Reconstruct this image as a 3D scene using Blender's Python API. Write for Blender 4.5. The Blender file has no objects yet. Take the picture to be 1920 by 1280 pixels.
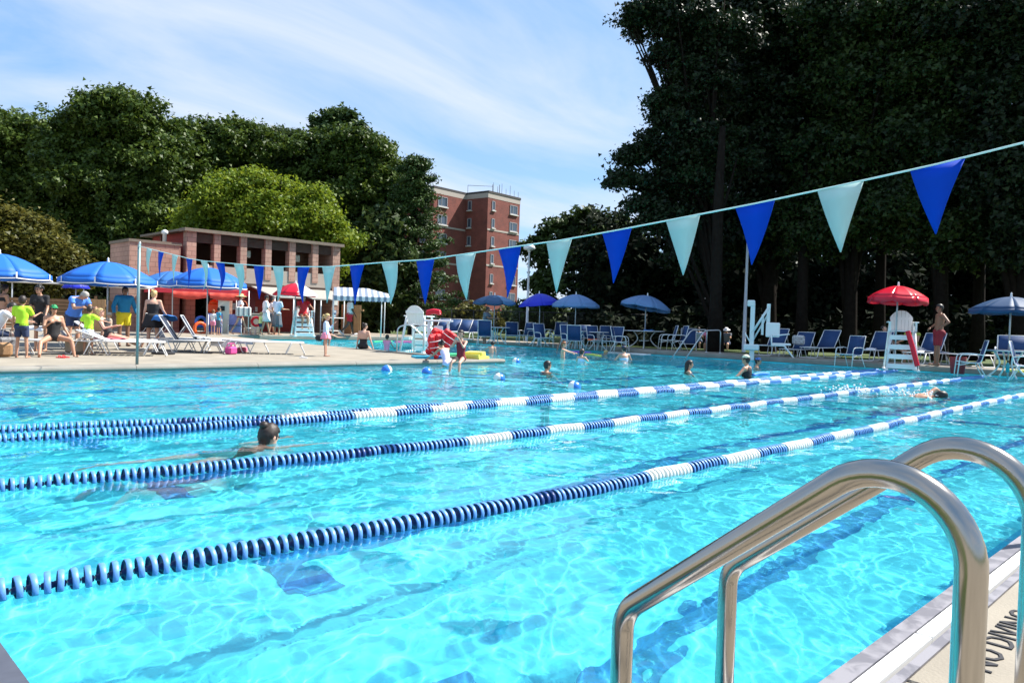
import bpy, bmesh, math, random
import numpy as np
from mathutils import Vector, Matrix, noise as mnoise

PI = math.pi
sc = bpy.context.scene
col = sc.collection
random.seed(7)
rng = np.random.default_rng(7)

# ------------------------------------------------------------------ camera
CAMH = 1.10
F = 1435.0
RM = np.array([[0.70832852, 0.00442705, 0.70586905],
               [-0.70520251, -0.03945782, 0.70790713],
               [0.030986, -0.99921143, -0.02482713]])
cam_d = bpy.data.cameras.new('camera')
cam_d.lens = F / 1920 * 36
cam_d.sensor_width = 36
cam_d.clip_start = 0.05
cam_d.clip_end = 3000
cam = bpy.data.objects.new('camera', cam_d)
col.objects.link(cam)
cam.matrix_world = Matrix(((RM[0, 0], -RM[0, 1], -RM[0, 2], 0), (RM[1, 0], -RM[1, 1], -RM[1, 2], 0),
                           (RM[2, 0], -RM[2, 1], -RM[2, 2], CAMH), (0, 0, 0, 1)))
sc.camera = cam

# ------------------------------------------------------------------ sun, sky, exposure
SUN_EL = math.radians(50)
sun_h = Vector((0.915, -0.40, 0)).normalized()
to_sun = Vector((sun_h.x * math.cos(SUN_EL), sun_h.y * math.cos(SUN_EL), math.sin(SUN_EL)))
sun_d = bpy.data.lights.new('sun', 'SUN')
sun_d.energy = 5.0
sun_d.angle = math.radians(0.55)
sun_d.color = (1.0, 0.955, 0.88)
sun = bpy.data.objects.new('sun', sun_d)
sun.rotation_euler = to_sun.to_track_quat('Z', 'Y').to_euler()
col.objects.link(sun)

w = bpy.data.worlds.new('World')
sc.world = w
w.use_nodes = True
nt = w.node_tree
nt.nodes.clear()
out = nt.nodes.new('ShaderNodeOutputWorld')
bg = nt.nodes.new('ShaderNodeBackground')
sky = nt.nodes.new('ShaderNodeTexSky')
sky.sky_type = 'NISHITA'
sky.sun_disc = False
sky.sun_elevation = SUN_EL
sky.sun_rotation = math.atan2(sun_h.x, sun_h.y)
sky.air_density = 1.0
sky.dust_density = 0.2
sky.ozone_density = 2.5
bg.inputs['Strength'].default_value = 0.108
# thin streaky cirrus, laid out on a flat layer high above
tc = nt.nodes.new('ShaderNodeTexCoord')
sep = nt.nodes.new('ShaderNodeSeparateXYZ')
nt.links.new(tc.outputs['Generated'], sep.inputs[0])
zz = nt.nodes.new('ShaderNodeMath'); zz.operation = 'MAXIMUM'; zz.inputs[1].default_value = 0.03
nt.links.new(sep.outputs['Z'], zz.inputs[0])
za = nt.nodes.new('ShaderNodeMath'); za.operation = 'ADD'; za.inputs[1].default_value = 0.12
nt.links.new(zz.outputs[0], za.inputs[0])
dx = nt.nodes.new('ShaderNodeMath'); dx.operation = 'DIVIDE'
dy = nt.nodes.new('ShaderNodeMath'); dy.operation = 'DIVIDE'
nt.links.new(sep.outputs['X'], dx.inputs[0]); nt.links.new(za.outputs[0], dx.inputs[1])
nt.links.new(sep.outputs['Y'], dy.inputs[0]); nt.links.new(za.outputs[0], dy.inputs[1])
cmb = nt.nodes.new('ShaderNodeCombineXYZ')
nt.links.new(dx.outputs[0], cmb.inputs[0]); nt.links.new(dy.outputs[0], cmb.inputs[1])
mp = nt.nodes.new('ShaderNodeMapping')
mp.inputs['Rotation'].default_value = (0, 0, math.radians(-38))
mp.inputs['Scale'].default_value = (0.55, 1.25, 1)
nt.links.new(cmb.outputs[0], mp.inputs['Vector'])
nz = nt.nodes.new('ShaderNodeTexNoise')
nz.inputs['Scale'].default_value = 1.15
nz.inputs['Detail'].default_value = 9
nz.inputs['Roughness'].default_value = 0.56
nz.inputs['Distortion'].default_value = 0.55
nt.links.new(mp.outputs[0], nz.inputs['Vector'])
cr = nt.nodes.new('ShaderNodeValToRGB')
cr.color_ramp.elements[0].position = 0.37; cr.color_ramp.elements[0].color = (0, 0, 0, 1)
cr.color_ramp.elements[1].position = 0.70; cr.color_ramp.elements[1].color = (1, 1, 1, 1)
nt.links.new(nz.outputs['Fac'], cr.inputs[0])
cf = nt.nodes.new('ShaderNodeMath'); cf.operation = 'MULTIPLY'; cf.inputs[1].default_value = 0.85
nt.links.new(cr.outputs[0], cf.inputs[0])
mx = nt.nodes.new('ShaderNodeMixRGB')
mx.inputs['Color2'].default_value = (4.1, 4.35, 4.8, 1)
nt.links.new(cf.outputs[0], mx.inputs['Fac'])
az = nt.nodes.new('ShaderNodeMixRGB')
az.inputs['Fac'].default_value = 0.68
az.inputs['Color2'].default_value = (1.45, 2.65, 4.5, 1)
nt.links.new(sky.outputs[0], az.inputs['Color1'])
nt.links.new(az.outputs[0], mx.inputs['Color1'])
nt.links.new(mx.outputs[0], bg.inputs['Color'])
nt.links.new(bg.outputs[0], out.inputs[0])

sc.view_settings.view_transform = 'Standard'
sc.view_settings.look = 'None'
sc.view_settings.exposure = 1.05
sc.view_settings.gamma = 1.0
sc.view_settings.use_curve_mapping = False
cy = sc.cycles
cy.max_bounces = 10
cy.diffuse_bounces = 3
cy.glossy_bounces = 4
cy.transmission_bounces = 6
cy.transparent_max_bounces = 12
cy.caustics_reflective = False
cy.caustics_refractive = True
cy.blur_glossy = 0.3
cy.sample_clamp_indirect = 4.0
cy.use_denoising = True
try:
    cy.denoiser = 'OPENIMAGEDENOISE'
    cy.denoising_input_passes = 'RGB_ALBEDO_NORMAL'
except Exception:
    pass


# ------------------------------------------------------------------ helpers
def G(px, py, z=0.2):
    """point of the plane at height z that the photograph shows at pixel px, py"""
    d = RM @ np.array([px - 960.0, py - 640.0, F])
    t = (z - CAMH) / d[2]
    return Vector((d[0] * t, d[1] * t, z))


def zdeck(x, y):
    """the left deck falls gently towards the lap pool, the right one is level"""
    if x >= 24.9:
        return 0.2
    return 0.04 + 0.21 * min(1, max(0, (y - 15.2) / 18.0))


def at_depth(px, d, z):
    """point at height z, depth d metres along the view, in column px; z = Zd asks for the deck"""
    if z == 0.2:
        p = at_depth(px, d, 0.1999)
        return at_depth(px, d, zdeck(p.x, p.y) + 1e-7)
    # column px at horizon, corrected for the small roll
    py = 604 + 0.031 * (px - 960)
    for _ in range(3):
        r = RM @ np.array([px - 960.0, py - 640.0, F])
        t = d / F
        zz_ = CAMH + r[2] * t
        py += (zz_ - z) * F / d
    return Vector((r[0] * t, r[1] * t, z))


MATS = {}


def mat(name, color, rough=0.6, metal=0.0, spec=0.5, noise=0.0, nscale=8.0, bump=0.0, bscale=60.0, trans=0.0, coat=0.0, sheen=0.0):
    if name in MATS:
        return MATS[name]
    m = bpy.data.materials.new(name)
    m.use_nodes = True
    n = m.node_tree
    p = n.nodes['Principled BSDF']
    c = (color[0], color[1], color[2], 1)
    p.inputs['Base Color'].default_value = c
    p.inputs['Roughness'].default_value = rough
    p.inputs['Metallic'].default_value = metal
    p.inputs['Specular IOR Level'].default_value = spec
    p.inputs['Coat Weight'].default_value = coat
    if sheen:
        p.inputs['Sheen Weight'].default_value = sheen
    if noise or bump:
        t = n.nodes.new('ShaderNodeTexCoord')
    if noise:
        x = n.nodes.new('ShaderNodeTexNoise')
        x.inputs['Scale'].default_value = nscale
        x.inputs['Detail'].default_value = 6
        n.links.new(t.outputs['Object'], x.inputs['Vector'])
        mr = n.nodes.new('ShaderNodeMapRange')
        mr.inputs['From Min'].default_value = 0.3
        mr.inputs['From Max'].default_value = 0.7
        mr.inputs['To Min'].default_value = 1 - noise
        mr.inputs['To Max'].default_value = 1 + noise
        n.links.new(x.outputs['Fac'], mr.inputs['Value'])
        hs = n.nodes.new('ShaderNodeHueSaturation')
        hs.inputs['Color'].default_value = c
        n.links.new(mr.outputs[0], hs.inputs['Value'])
        n.links.new(hs.outputs[0], p.inputs['Base Color'])
    if bump:
        x = n.nodes.new('ShaderNodeTexNoise')
        x.inputs['Scale'].default_value = bscale
        x.inputs['Detail'].default_value = 4
        n.links.new(t.outputs['Object'], x.inputs['Vector'])
        b = n.nodes.new('ShaderNodeBump')
        b.inputs['Strength'].default_value = bump
        b.inputs['Distance'].default_value = 0.01
        n.links.new(x.outputs['Fac'], b.inputs['Height'])
        n.links.new(b.outputs[0], p.inputs['Normal'])
    if trans:
        # thin cloth or leaf: some light passes through
        tr = n.nodes.new('ShaderNodeBsdfTranslucent')
        tr.inputs['Color'].default_value = c
        ms = n.nodes.new('ShaderNodeMixShader')
        ms.inputs[0].default_value = trans
        o = n.nodes['Material Output']
        n.links.new(p.outputs[0], ms.inputs[1])
        n.links.new(tr.outputs[0], ms.inputs[2])
        n.links.new(ms.outputs[0], o.inputs['Surface'])
    MATS[name] = m
    return m


class MB:
    """collects simple shapes, builds them as ONE mesh object"""

    def __init__(self):
        self.v = []
        self.f = []
        self.s = []   # smooth flag per face
        self.mi = []  # material index per face

    def add(self, vs, fs, smooth=False, mi=0, M=None):
        b = len(self.v)
        for p in vs:
            p = Vector(p)
            if M is not None:
                p = M @ p
            self.v.append(tuple(p))
        for f in fs:
            self.f.append(tuple(b + i for i in f))
            self.s.append(smooth)
            self.mi.append(mi)
        return self

    def box(self, c, s, M=None, mi=0, rz=0.0, bev=0.0):
        x, y, z = s[0] / 2, s[1] / 2, s[2] / 2
        R = Matrix.Translation(c) @ Matrix.Rotation(rz, 4, 'Z')
        if M is not None:
            R = M @ R
        if bev > 0:
            b = min(bev, x * .9, y * .9, z * .9)
            vs, idx = [], {}
            for sx in (-1, 1):
                for sy in (-1, 1):
                    for sz in (-1, 1):
                        for a in range(3):
                            p = [sx * x, sy * y, sz * z]
                            for k in range(3):
                                if k != a:
                                    p[k] -= (sx, sy, sz)[k] * b
                            idx[(sx, sy, sz, a)] = len(vs)
                            vs.append(p)
            fs = []
            for a in range(3):
                o1, o2 = [k for k in range(3) if k != a]
                for sg in (-1, 1):
                    q = []
                    for (u, v_) in ((-1, -1), (1, -1), (1, 1), (-1, 1)):
                        k = [0, 0, 0]; k[a] = sg; k[o1] = u; k[o2] = v_
                        q.append(idx[(k[0], k[1], k[2], a)])
                    fs.append(q)
            for a in range(3):
                o1, o2 = [k for k in range(3) if k != a]
                for u in (-1, 1):
                    for v_ in (-1, 1):
                        k0 = [0, 0, 0]; k0[a] = -1; k0[o1] = u; k0[o2] = v_
                        k1 = list(k0); k1[a] = 1
                        fs.append([idx[(*k0, o1)], idx[(*k1, o1)], idx[(*k1, o2)], idx[(*k0, o2)]])
            for sx in (-1, 1):
                for sy in (-1, 1):
                    for sz in (-1, 1):
                        fs.append([idx[(sx, sy, sz, a)] for a in range(3)])
            self.add(vs, fs, False, mi, R)
            self._fix = True
            return self
        vs = [(-x, -y, -z), (x, -y, -z), (x, y, -z), (-x, y, -z), (-x, -y, z), (x, -y, z), (x, y, z), (-x, y, z)]
        fs = [(0, 3, 2, 1), (4, 5, 6, 7), (0, 1, 5, 4), (1, 2, 6, 5), (2, 3, 7, 6), (3, 0, 4, 7)]
        return self.add(vs, fs, False, mi, R)

    def tube(self, pts, r, n=8, closed=False, M=None, mi=0, cap=True, r2=None):
        pts = [Vector(p) for p in pts]
        m = len(pts)
        rs = r if isinstance(r, (list, tuple)) else [r] * m
        vs, fs = [], []
        up = None
        for i, p in enumerate(pts):
            if closed:
                t = pts[(i + 1) % m] - pts[i - 1]
            else:
                t = pts[min(i + 1, m - 1)] - pts[max(i - 1, 0)]
            if t.length < 1e-9:
                t = Vector((0, 0, 1))
            t.normalize()
            if up is None:
                up = t.orthogonal().normalized()
            else:
                up = (up - t * up.dot(t))
                if up.length < 1e-6:
                    up = t.orthogonal()
                up.normalize()
            sd = t.cross(up)
            for k in range(n):
                a = 2 * PI * k / n
                vs.append(p + (up * math.cos(a) + sd * math.sin(a)) * rs[i])
        for i in range(m if closed else m - 1):
            for k in range(n):
                a, b = i * n + k, i * n + (k + 1) % n
                j = (i + 1) % m
                fs.append((a, b, j * n + (k + 1) % n, j * n + k))
        if cap and not closed:
            fs.append(tuple(reversed(range(n))))
            fs.append(tuple((m - 1) * n + k for k in range(n)))
        return self.add(vs, fs, True, mi, M)

    def lathe(self, prof, n=16, M=None, mi=0, smooth=True, capb=False, capt=False):
        vs, fs = [], []
        for (r, z) in prof:
            for k in range(n):
                a = 2 * PI * k / n
                vs.append((r * math.cos(a), r * math.sin(a), z))
        for i in range(len(prof) - 1):
            for k in range(n):
                fs.append((i * n + k, i * n + (k + 1) % n, (i + 1) * n + (k + 1) % n, (i + 1) * n + k))
        if capb:
            fs.append(tuple(reversed(range(n))))
        if capt:
            fs.append(tuple((len(prof) - 1) * n + k for k in range(n)))
        return self.add(vs, fs, smooth, mi, M)

    def ball(self, c, r, n=10, m=7, M=None, mi=0):
        r = (r, r, r) if not isinstance(r, (list, tuple)) else r
        vs = [(c[0], c[1], c[2] + r[2])]
        fs = []
        for i in range(1, m):
            a = PI * i / m
            for k in range(n):
                b = 2 * PI * k / n
                vs.append((c[0] + r[0] * math.sin(a) * math.cos(b), c[1] + r[1] * math.sin(a) * math.sin(b), c[2] + r[2] * math.cos(a)))
        vs.append((c[0], c[1], c[2] - r[2]))
        for k in range(n):
            fs.append((0, 1 + k, 1 + (k + 1) % n))
            for i in range(m - 2):
                a = 1 + i * n
                fs.append((a + k, a + n + k, a + n + (k + 1) % n, a + (k + 1) % n))
            a = 1 + (m - 2) * n
            fs.append((len(vs) - 1, a + (k + 1) % n, a + k))
        return self.add(vs, fs, True, mi, M)

    def prism(self, poly, z0, z1, M=None, mi=0):
        n = len(poly)
        vs = [(p[0], p[1], z0) for p in poly] + [(p[0], p[1], z1) for p in poly]
        fs = [tuple(reversed(range(n))), tuple(range(n, 2 * n))]
        for i in range(n):
            j = (i + 1) % n
            fs.append((i, j, n + j, n + i))
        return self.add(vs, fs, False, mi, M)

    def mesh(self, name, mats):
        me = bpy.data.meshes.new(name)
        me.from_pydata(self.v, [], self.f)
        if not isinstance(mats, (list, tuple)):
            mats = [mats]
        for m in mats:
            me.materials.append(m)
        me.polygons.foreach_set('use_smooth', self.s)
        me.polygons.foreach_set('material_index', self.mi)
        if getattr(self, '_fix', False):
            bm = bmesh.new(); bm.from_mesh(me)
            bmesh.ops.recalc_face_normals(bm, faces=bm.faces)
            bm.to_mesh(me); bm.free()
        me.update()
        return me

    def build(self, name, mats, parent=None, loc=None):
        return link(name, self.mesh(name, mats), parent, loc)


def link(name, me, parent=None, loc=None, rz=0.0):
    o = bpy.data.objects.new(name, me)
    col.objects.link(o)
    if parent is not None:
        o.parent = parent
    if loc is not None:
        o.location = loc
    if rz:
        o.rotation_euler = (0, 0, rz)
    return o


def thing(name, label, cat, loc=(0, 0, 0), rz=0.0, group=None):
    o = bpy.data.objects.new(name, None)
    col.objects.link(o)
    o.location = loc
    o.rotation_euler = (0, 0, rz)
    o['label'] = label
    o['category'] = cat
    if group:
        o['group'] = group
    return o


def tag(o, label, cat, group=None):
    o['label'] = label
    o['category'] = cat
    if group:
        o['group'] = group
    return o


def struct(name, mb, m, parent=None):
    o = mb.build(name, m, parent)
    if parent is None:
        o['kind'] = 'structure'
    return o


def stuff(o):
    o['kind'] = 'stuff'
    return o


KIDS = {}


def copy_tree(root, loc, rz, label=None, scale=None):
    r = root.copy()
    col.objects.link(r)
    r.location = loc
    r.rotation_euler = (0, 0, rz)
    if label:
        r['label'] = label
    if scale:
        r.scale = scale
    for ch in list(root.children):
        c = ch.copy()
        col.objects.link(c)
        c.parent = r
        for g in list(ch.children):
            d = g.copy()
            col.objects.link(d)
            d.parent = c
    return r


def smooth_path(pts, k=6):
    """Catmull-Rom through pts"""
    P = [Vector(p) for p in pts]
    P = [P[0] * 2 - P[1]] + P + [P[-1] * 2 - P[-2]]
    o = []
    for i in range(1, len(P) - 2):
        a, b, c, d = P[i - 1], P[i], P[i + 1], P[i + 2]
        for j in range(k):
            t = j / k
            o.append(0.5 * ((2 * b) + (c - a) * t + (2 * a - 5 * b + 4 * c - d) * t * t + (3 * b - a - 3 * c + d) * t ** 3))
    o.append(P[-2])
    return o


def arc_fillet(pts, rs, k=12):
    """straight runs joined by true circular arcs"""
    P = [Vector(p) for p in pts]
    o = [P[0]]
    for i in range(1, len(P) - 1):
        a = (P[i - 1] - P[i]).normalized(); b = (P[i + 1] - P[i]).normalized()
        half = a.angle(b) / 2
        r = rs[i - 1]
        c = P[i] + (a + b).normalized() * (r / math.sin(half))
        s = P[i] + a * (r / math.tan(half)); e = P[i] + b * (r / math.tan(half))
        u = (s - c); v = (e - c); ang = u.angle(v)
        for j in range(k + 1):
            t = j / k
            o.append(c + (u * math.sin((1 - t) * ang) + v * math.sin(t * ang)) / math.sin(ang))
    o.append(P[-1])
    return o


def fillet(pts, r, k=6):
    """straight runs with rounded corners of radius-like r"""
    P = [Vector(p) for p in pts]
    o = [P[0]]
    for i in range(1, len(P) - 1):
        a = (P[i - 1] - P[i]); b = (P[i + 1] - P[i])
        ra = min(r, a.length * .5, b.length * .5) if not isinstance(r, (list, tuple)) else min(r[i - 1], a.length * .5, b.length * .5)
        s = P[i] + a.normalized() * ra
        e = P[i] + b.normalized() * ra
        for j in range(k + 1):
            t = j / k
            o.append(s * (1 - t) ** 2 + P[i] * 2 * t * (1 - t) + e * t * t)
    o.append(P[-1])
    return o
# ------------------------------------------------------------------ pool
XS, XE = 0.545, 25.0      # start wall, far end wall
YN, YF = 0.91, 14.5       # near side wall, far side wall
XL, YL = 13.9, 31.0       # the side basin begins at x = XL and runs to y = YL
ZW, ZD = 0.0, 0.2         # water, far deck
ZG = 0.08                 # near gutter top
DEP = 1.45

# pool shell material: pale aqua plaster with a faint tile grid at the top of the walls
m_floor = mat('pool_plaster', (0.10, 0.83, 0.96), rough=0.75, noise=0.04, nscale=1.2)
m_line = mat('dark_tile', (0.010, 0.20, 0.52), rough=0.5, noise=0.3, nscale=30)
sh = MB()
poly = [(XS, YN), (XE, YN), (XE, YL), (XL, YL), (XL, YF), (XS, YF)]
sh.add([(x, y, -DEP) for x, y in poly], [(0, 1, 2, 3, 4, 5)])
n = len(poly)
for i in range(n):
    a, b = poly[i], poly[(i + 1) % n]
    sh.add([(a[0], a[1], -DEP), (b[0], b[1], -DEP), (b[0], b[1], 0.02), (a[0], a[1], 0.02)], [(0, 3, 2, 1)])
pool = struct('pool_basin', sh, m_floor)
# lane markings on the floor
for k, yl in enumerate((2.25, 4.4, 6.5, 8.6, 10.8, 12.9)):
    mb = MB().add([(XS + 1.9, yl - .10, 0), (XE - 1.8, yl - .10, 0), (XE - 1.8, yl + .10, 0), (XS + 1.9, yl + .10, 0)], [(0, 1, 2, 3)])
    for xx in (XS + 1.85, XE - 1.75):
        mb.add([(xx - .11, yl - .5, 0), (xx + .11, yl - .5, 0), (xx + .11, yl + .5, 0), (xx - .11, yl + .5, 0)], [(0, 1, 2, 3)])
        mb.v[-4:] = [(a, b, .0) for a, b, c in mb.v[-4:]]
    # keep crossbars and the bar from lying in one plane
    mb.v[4:] = [(a, b, .003) for a, b, c in mb.v[4:]]
    o = mb.build('lane_marking', m_line, pool)
    o.location.z = -DEP + 0.005
mb = MB().add([(12.6, YN + .02, 0), (12.85, YN + .02, 0), (12.85, YF - .02, 0), (12.6, YF - .02, 0)], [(0, 1, 2, 3)])
o = mb.build('cross_marking', m_line, pool); o.location.z = -DEP + .012

# ---- water surface: real waves
def wave_field(X, Y):
    r = np.random.default_rng(11)
    Z = np.zeros_like(X)
    N = 95
    wl = np.exp(r.uniform(math.log(0.085), math.log(1.25), N))
    th = r.uniform(0, 2 * PI, N)
    th = np.where(r.random(N) < .6, r.normal(2.2, 0.7, N), th)
    ph = r.uniform(0, 2 * PI, N)
    # slope variance shared over the wavelengths
    S = WAVE_SLOPE / math.sqrt(N / 2)
    wx = X + 0.10 * np.sin(1.7 * Y + .6) + .06 * np.sin(3.1 * X - 2 * Y)
    wy = Y + 0.10 * np.sin(1.9 * X - .4) + .06 * np.sin(2.7 * Y + 1.3 * X)
    for i in range(N):
        k = 2 * PI / wl[i]
        fall = 1.0 if wl[i] > .35 else .8
        Z += fall * S / k * np.sin(k * (wx * math.cos(th[i]) + wy * math.sin(th[i])) + ph[i])
    # livelier where people play, calmer near the camera
    env = 0.75 + 0.25 * np.tanh((X + Y - 11) / 5)
    env *= 1 + 0.25 * np.sin(.7 * X + 1.1 * Y) * np.sin(.9 * Y - .5 * X + 1)
    return Z * env


WAVE_SLOPE = 0.097
CLEAR = 0.24


def grid_mesh(name, x0, x1, y0, y1, step, m, grade=False):
    nx = int((x1 - x0) / step) + 1
    ny = int((y1 - y0) / step) + 1
    gx = np.linspace(0, 1, nx) ** (1.35 if grade else 1.0); gy = np.linspace(0, 1, ny) ** (1.3 if grade else 1.0)
    X, Y = np.meshgrid(x0 + (x1 - x0) * gx, y0 + (y1 - y0) * gy)
    Z = wave_field(X, Y)
    co = np.stack([X, Y, Z], -1).reshape(-1, 3)
    i = np.arange(nx * ny).reshape(ny, nx)
    q = np.stack([i[:-1, :-1], i[:-1, 1:], i[1:, 1:], i[1:, :-1]], -1).reshape(-1, 4)
    me = bpy.data.meshes.new(name)
    me.vertices.add(len(co)); me.vertices.foreach_set('co', co.ravel())
    me.loops.add(q.size); me.loops.foreach_set('vertex_index', q.ravel())
    me.polygons.add(len(q)); me.polygons.foreach_set('loop_start', np.arange(0, q.size, 4))
    me.polygons.foreach_set('use_smooth', np.ones(len(q), bool))
    me.update(); me.validate()
    me.materials.append(m)
    return link(name, me)


mw = bpy.data.materials.new('pool_water')
mw.use_nodes = True
n = mw.node_tree
n.nodes.clear()
o_ = n.nodes.new('ShaderNodeOutputMaterial')
gl = n.nodes.new('ShaderNodeBsdfGlass')
gl.inputs['IOR'].default_value = 1.333
gl.inputs['Roughness'].default_value = 0.0
gl.inputs['Color'].default_value = (0.95, 1, 1, 1)
tp_ = n.nodes.new('ShaderNodeBsdfTransparent')
tp_.inputs['Color'].default_value = (0.95, 1, 1, 1)
mxs = n.nodes.new('ShaderNodeMixShader')
mxs.inputs[0].default_value = CLEAR
n.links.new(gl.outputs[0], mxs.inputs[1]); n.links.new(tp_.outputs[0], mxs.inputs[2])
n.links.new(mxs.outputs[0], o_.inputs['Surface'])
water = grid_mesh('water', XS, XE, YN, YF, 0.033, mw, True)
water['kind'] = 'structure'
water2 = grid_mesh('water', XL, XE, YF, YL, 0.065, mw)
water2['kind'] = 'structure'
for o in (water, water2):
    o.cycles.is_caustics_caster = True
pool.cycles.is_caustics_receiver = True
for ch in pool.children:
    ch.cycles.is_caustics_receiver = True
sun_d.cycles.is_caustics_light = True
# ------------------------------------------------------------------ materials of the place
m_conc = mat('concrete', (0.28, 0.245, 0.192), rough=0.85, noise=0.16, nscale=1.7, bump=0.3, bscale=90)
m_conc2 = mat('coping_concrete', (0.24, 0.222, 0.19), rough=0.8, noise=0.14, nscale=2.5, bump=0.3, bscale=60)
m_steelm = mat('matt_steel', (0.42, 0.43, 0.45), rough=0.38, metal=0.9, noise=0.12, nscale=14)
m_slot = mat('black_gap', (0.012, 0.012, 0.015), rough=0.9)
m_grate = mat('white_grating', (0.82, 0.82, 0.80), rough=0.5)
m_white = mat('white_paint', (0.80, 0.81, 0.80), rough=0.35)
m_plastic = mat('white_plastic', (0.82, 0.83, 0.82), rough=0.3, spec=0.5)
m_cream = mat('cream_panel', (0.62, 0.58, 0.48), rough=0.6)


def ground_mat():
    m = bpy.data.materials.new('lawn')
    m.use_nodes = True
    n = m.node_tree
    p = n.nodes['Principled BSDF']
    t = n.nodes.new('ShaderNodeTexCoord')
    a = n.nodes.new('ShaderNodeTexNoise'); a.inputs['Scale'].default_value = 0.35; a.inputs['Detail'].default_value = 8
    b = n.nodes.new('ShaderNodeTexNoise'); b.inputs['Scale'].default_value = 30; b.inputs['Detail'].default_value = 6
    r = n.nodes.new('ShaderNodeValToRGB')
    r.color_ramp.elements[0].position = .35; r.color_ramp.elements[0].color = (0.030, 0.050, 0.012, 1)
    r.color_ramp.elements[1].position = .65; r.color_ramp.elements[1].color = (0.085, 0.13, 0.022, 1)
    mm = n.nodes.new('ShaderNodeMath'); mm.operation = 'ADD'
    m2 = n.nodes.new('ShaderNodeMath'); m2.operation = 'MULTIPLY'; m2.inputs[1].default_value = .5
    n.links.new(t.outputs['Object'], a.inputs['Vector']); n.links.new(t.outputs['Object'], b.inputs['Vector'])
    n.links.new(a.outputs['Fac'], mm.inputs[0]); n.links.new(b.outputs['Fac'], mm.inputs[1])
    n.links.new(mm.outputs[0], m2.inputs[0]); n.links.new(m2.outputs[0], r.inputs[0])
    n.links.new(r.outputs[0], p.inputs['Base Color'])
    p.inputs['Roughness'].default_value = .9
    bp = n.nodes.new('ShaderNodeBump'); bp.inputs['Strength'].default_value = .8; bp.inputs['Distance'].default_value = .04
    n.links.new(b.outputs['Fac'], bp.inputs['Height']); n.links.new(bp.outputs[0], p.inputs['Normal'])
    return m


def rects(mb, R, z):
    for (x0, y0, x1, y1) in R:
        mb.add([(x0, y0, z), (x1, y0, z), (x1, y1, z), (x0, y1, z)], [(0, 1, 2, 3)])


m_lawn = ground_mat()
mb = MB()
B = 900
rects(mb, [(-B, -B, B, .3), (-B, 31.5, B, B), (-B, .3, .2, 31.5), (25.4, .3, B, 31.5)], -0.02)
struct('ground', mb, m_lawn)

# decks: solid slabs
ZT = ZD
mb = MB()
for (x0, x1, ya, yb) in ((-30.0, 13.6, 14.8, 33.2), (-30.0, 25.3, 33.2, 66.0), (13.6, 25.3, 31.3, 33.2)):
    za, zb = zdeck(0, ya), zdeck(0, yb)
    mb.add([(x0, ya, -.1), (x1, ya, -.1), (x1, yb, -.1), (x0, yb, -.1), (x0, ya, za), (x1, ya, za), (x1, yb, zb), (x0, yb, zb)],
           [(0, 3, 2, 1), (4, 5, 6, 7), (0, 1, 5, 4), (1, 2, 6, 5), (2, 3, 7, 6), (3, 0, 4, 7)])
o = struct('pool_deck', mb, m_conc)
mb = MB()
mb.box((26.1, 18.2, ZT - .152), (1.4, 60, .3))
struct('pool_deck', mb, m_conc)

# coping stones, rounded nose towards the water
def cprof(t):
    return [(0.30, -.04), (0.30, t), (0.03, t), (-.01, t - .008), (-.035, t - .03), (-.045, t - .06), (-.04, .045), (-.02, .025), (0.0, .02), (0.03, -.04)]


def coping_run(p0, p1, nrm, parent, L=2.4, top=.2):
    prof = cprof(top)
    p0 = Vector(p0); p1 = Vector(p1)
    d = p1 - p0
    k = max(1, round(d.length / L))
    seg = d.length / k - .008
    u = d.normalized()
    out_ = Vector((nrm[0], nrm[1], 0))
    vs, fs = [], []
    m_ = len(prof)
    for e in (0, seg):
        for (a, z) in prof:
            q = u * e + out_ * a
            vs.append((q.x, q.y, z))
    for i in range(m_):
        j = (i + 1) % m_
        fs.append((i, j, m_ + j, m_ + i))
    fs.append(tuple(range(m_))); fs.append(tuple(reversed(range(m_, 2 * m_))))
    mb_ = MB().add(vs, fs); mb_._fix = True
    me = mb_.mesh('coping_stone', m_conc2)
    for i in range(k):
        q = p0 + d * (i / k)
        link('coping_stone', me, parent, (q.x, q.y, ZW))


cop = MB()
# steel waterline strip under the coping
cop.box((7.2, YF + .005, -.04), (13.3, .05, .10))
cop.box((XL + 0, 22.7, -.02), (.05, 16.4, .15)) if False else None
cop_o = struct('pool_coping', cop, m_steelm)
coping_run((XS - .25, YF, 0), (XL + .3, YF, 0), (0, 1), cop_o, top=.125)
coping_run((XL, YF + .31, 0), (XL, YL, 0), (-1, 0), cop_o, top=.10 + .02)
coping_run((XL - .3, YL, 0), (XE + .3, YL, 0), (0, 1), cop_o, top=.24)
coping_run((XE, YN - .1, 0), (XE, YL - .01, 0), (1, 0), cop_o)

# near side: steel gutter lip, white grating, slot, thin lip, concrete slabs
m_lip = bpy.data.materials.new('stained_lip')
m_lip.use_nodes = True
n = m_lip.node_tree; p = n.nodes['Principled BSDF']
t = n.nodes.new('ShaderNodeTexCoord'); x = n.nodes.new('ShaderNodeTexNoise'); x.inputs['Scale'].default_value = 9; x.inputs['Detail'].default_value = 7; x.inputs['Distortion'].default_value = .6
r = n.nodes.new('ShaderNodeValToRGB')
r.color_ramp.elements[0].position = .44; r.color_ramp.elements[0].color = (.155, .15, .17, 1)
r.color_ramp.elements[1].position = .56; r.color_ramp.elements[1].color = (.26, .25, .27, 1)
n.links.new(t.outputs['Object'], x.inputs['Vector']); n.links.new(x.outputs['Fac'], r.inputs[0]); n.links.new(r.outputs[0], p.inputs['Base Color'])
p.inputs['Roughness'].default_value = .5; p.inputs['Metallic'].default_value = .2
gut = MB()
gut.box((12.7, .880, ZG - .10), (24.7, .060, .20))       # lip  y .85-.91
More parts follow.
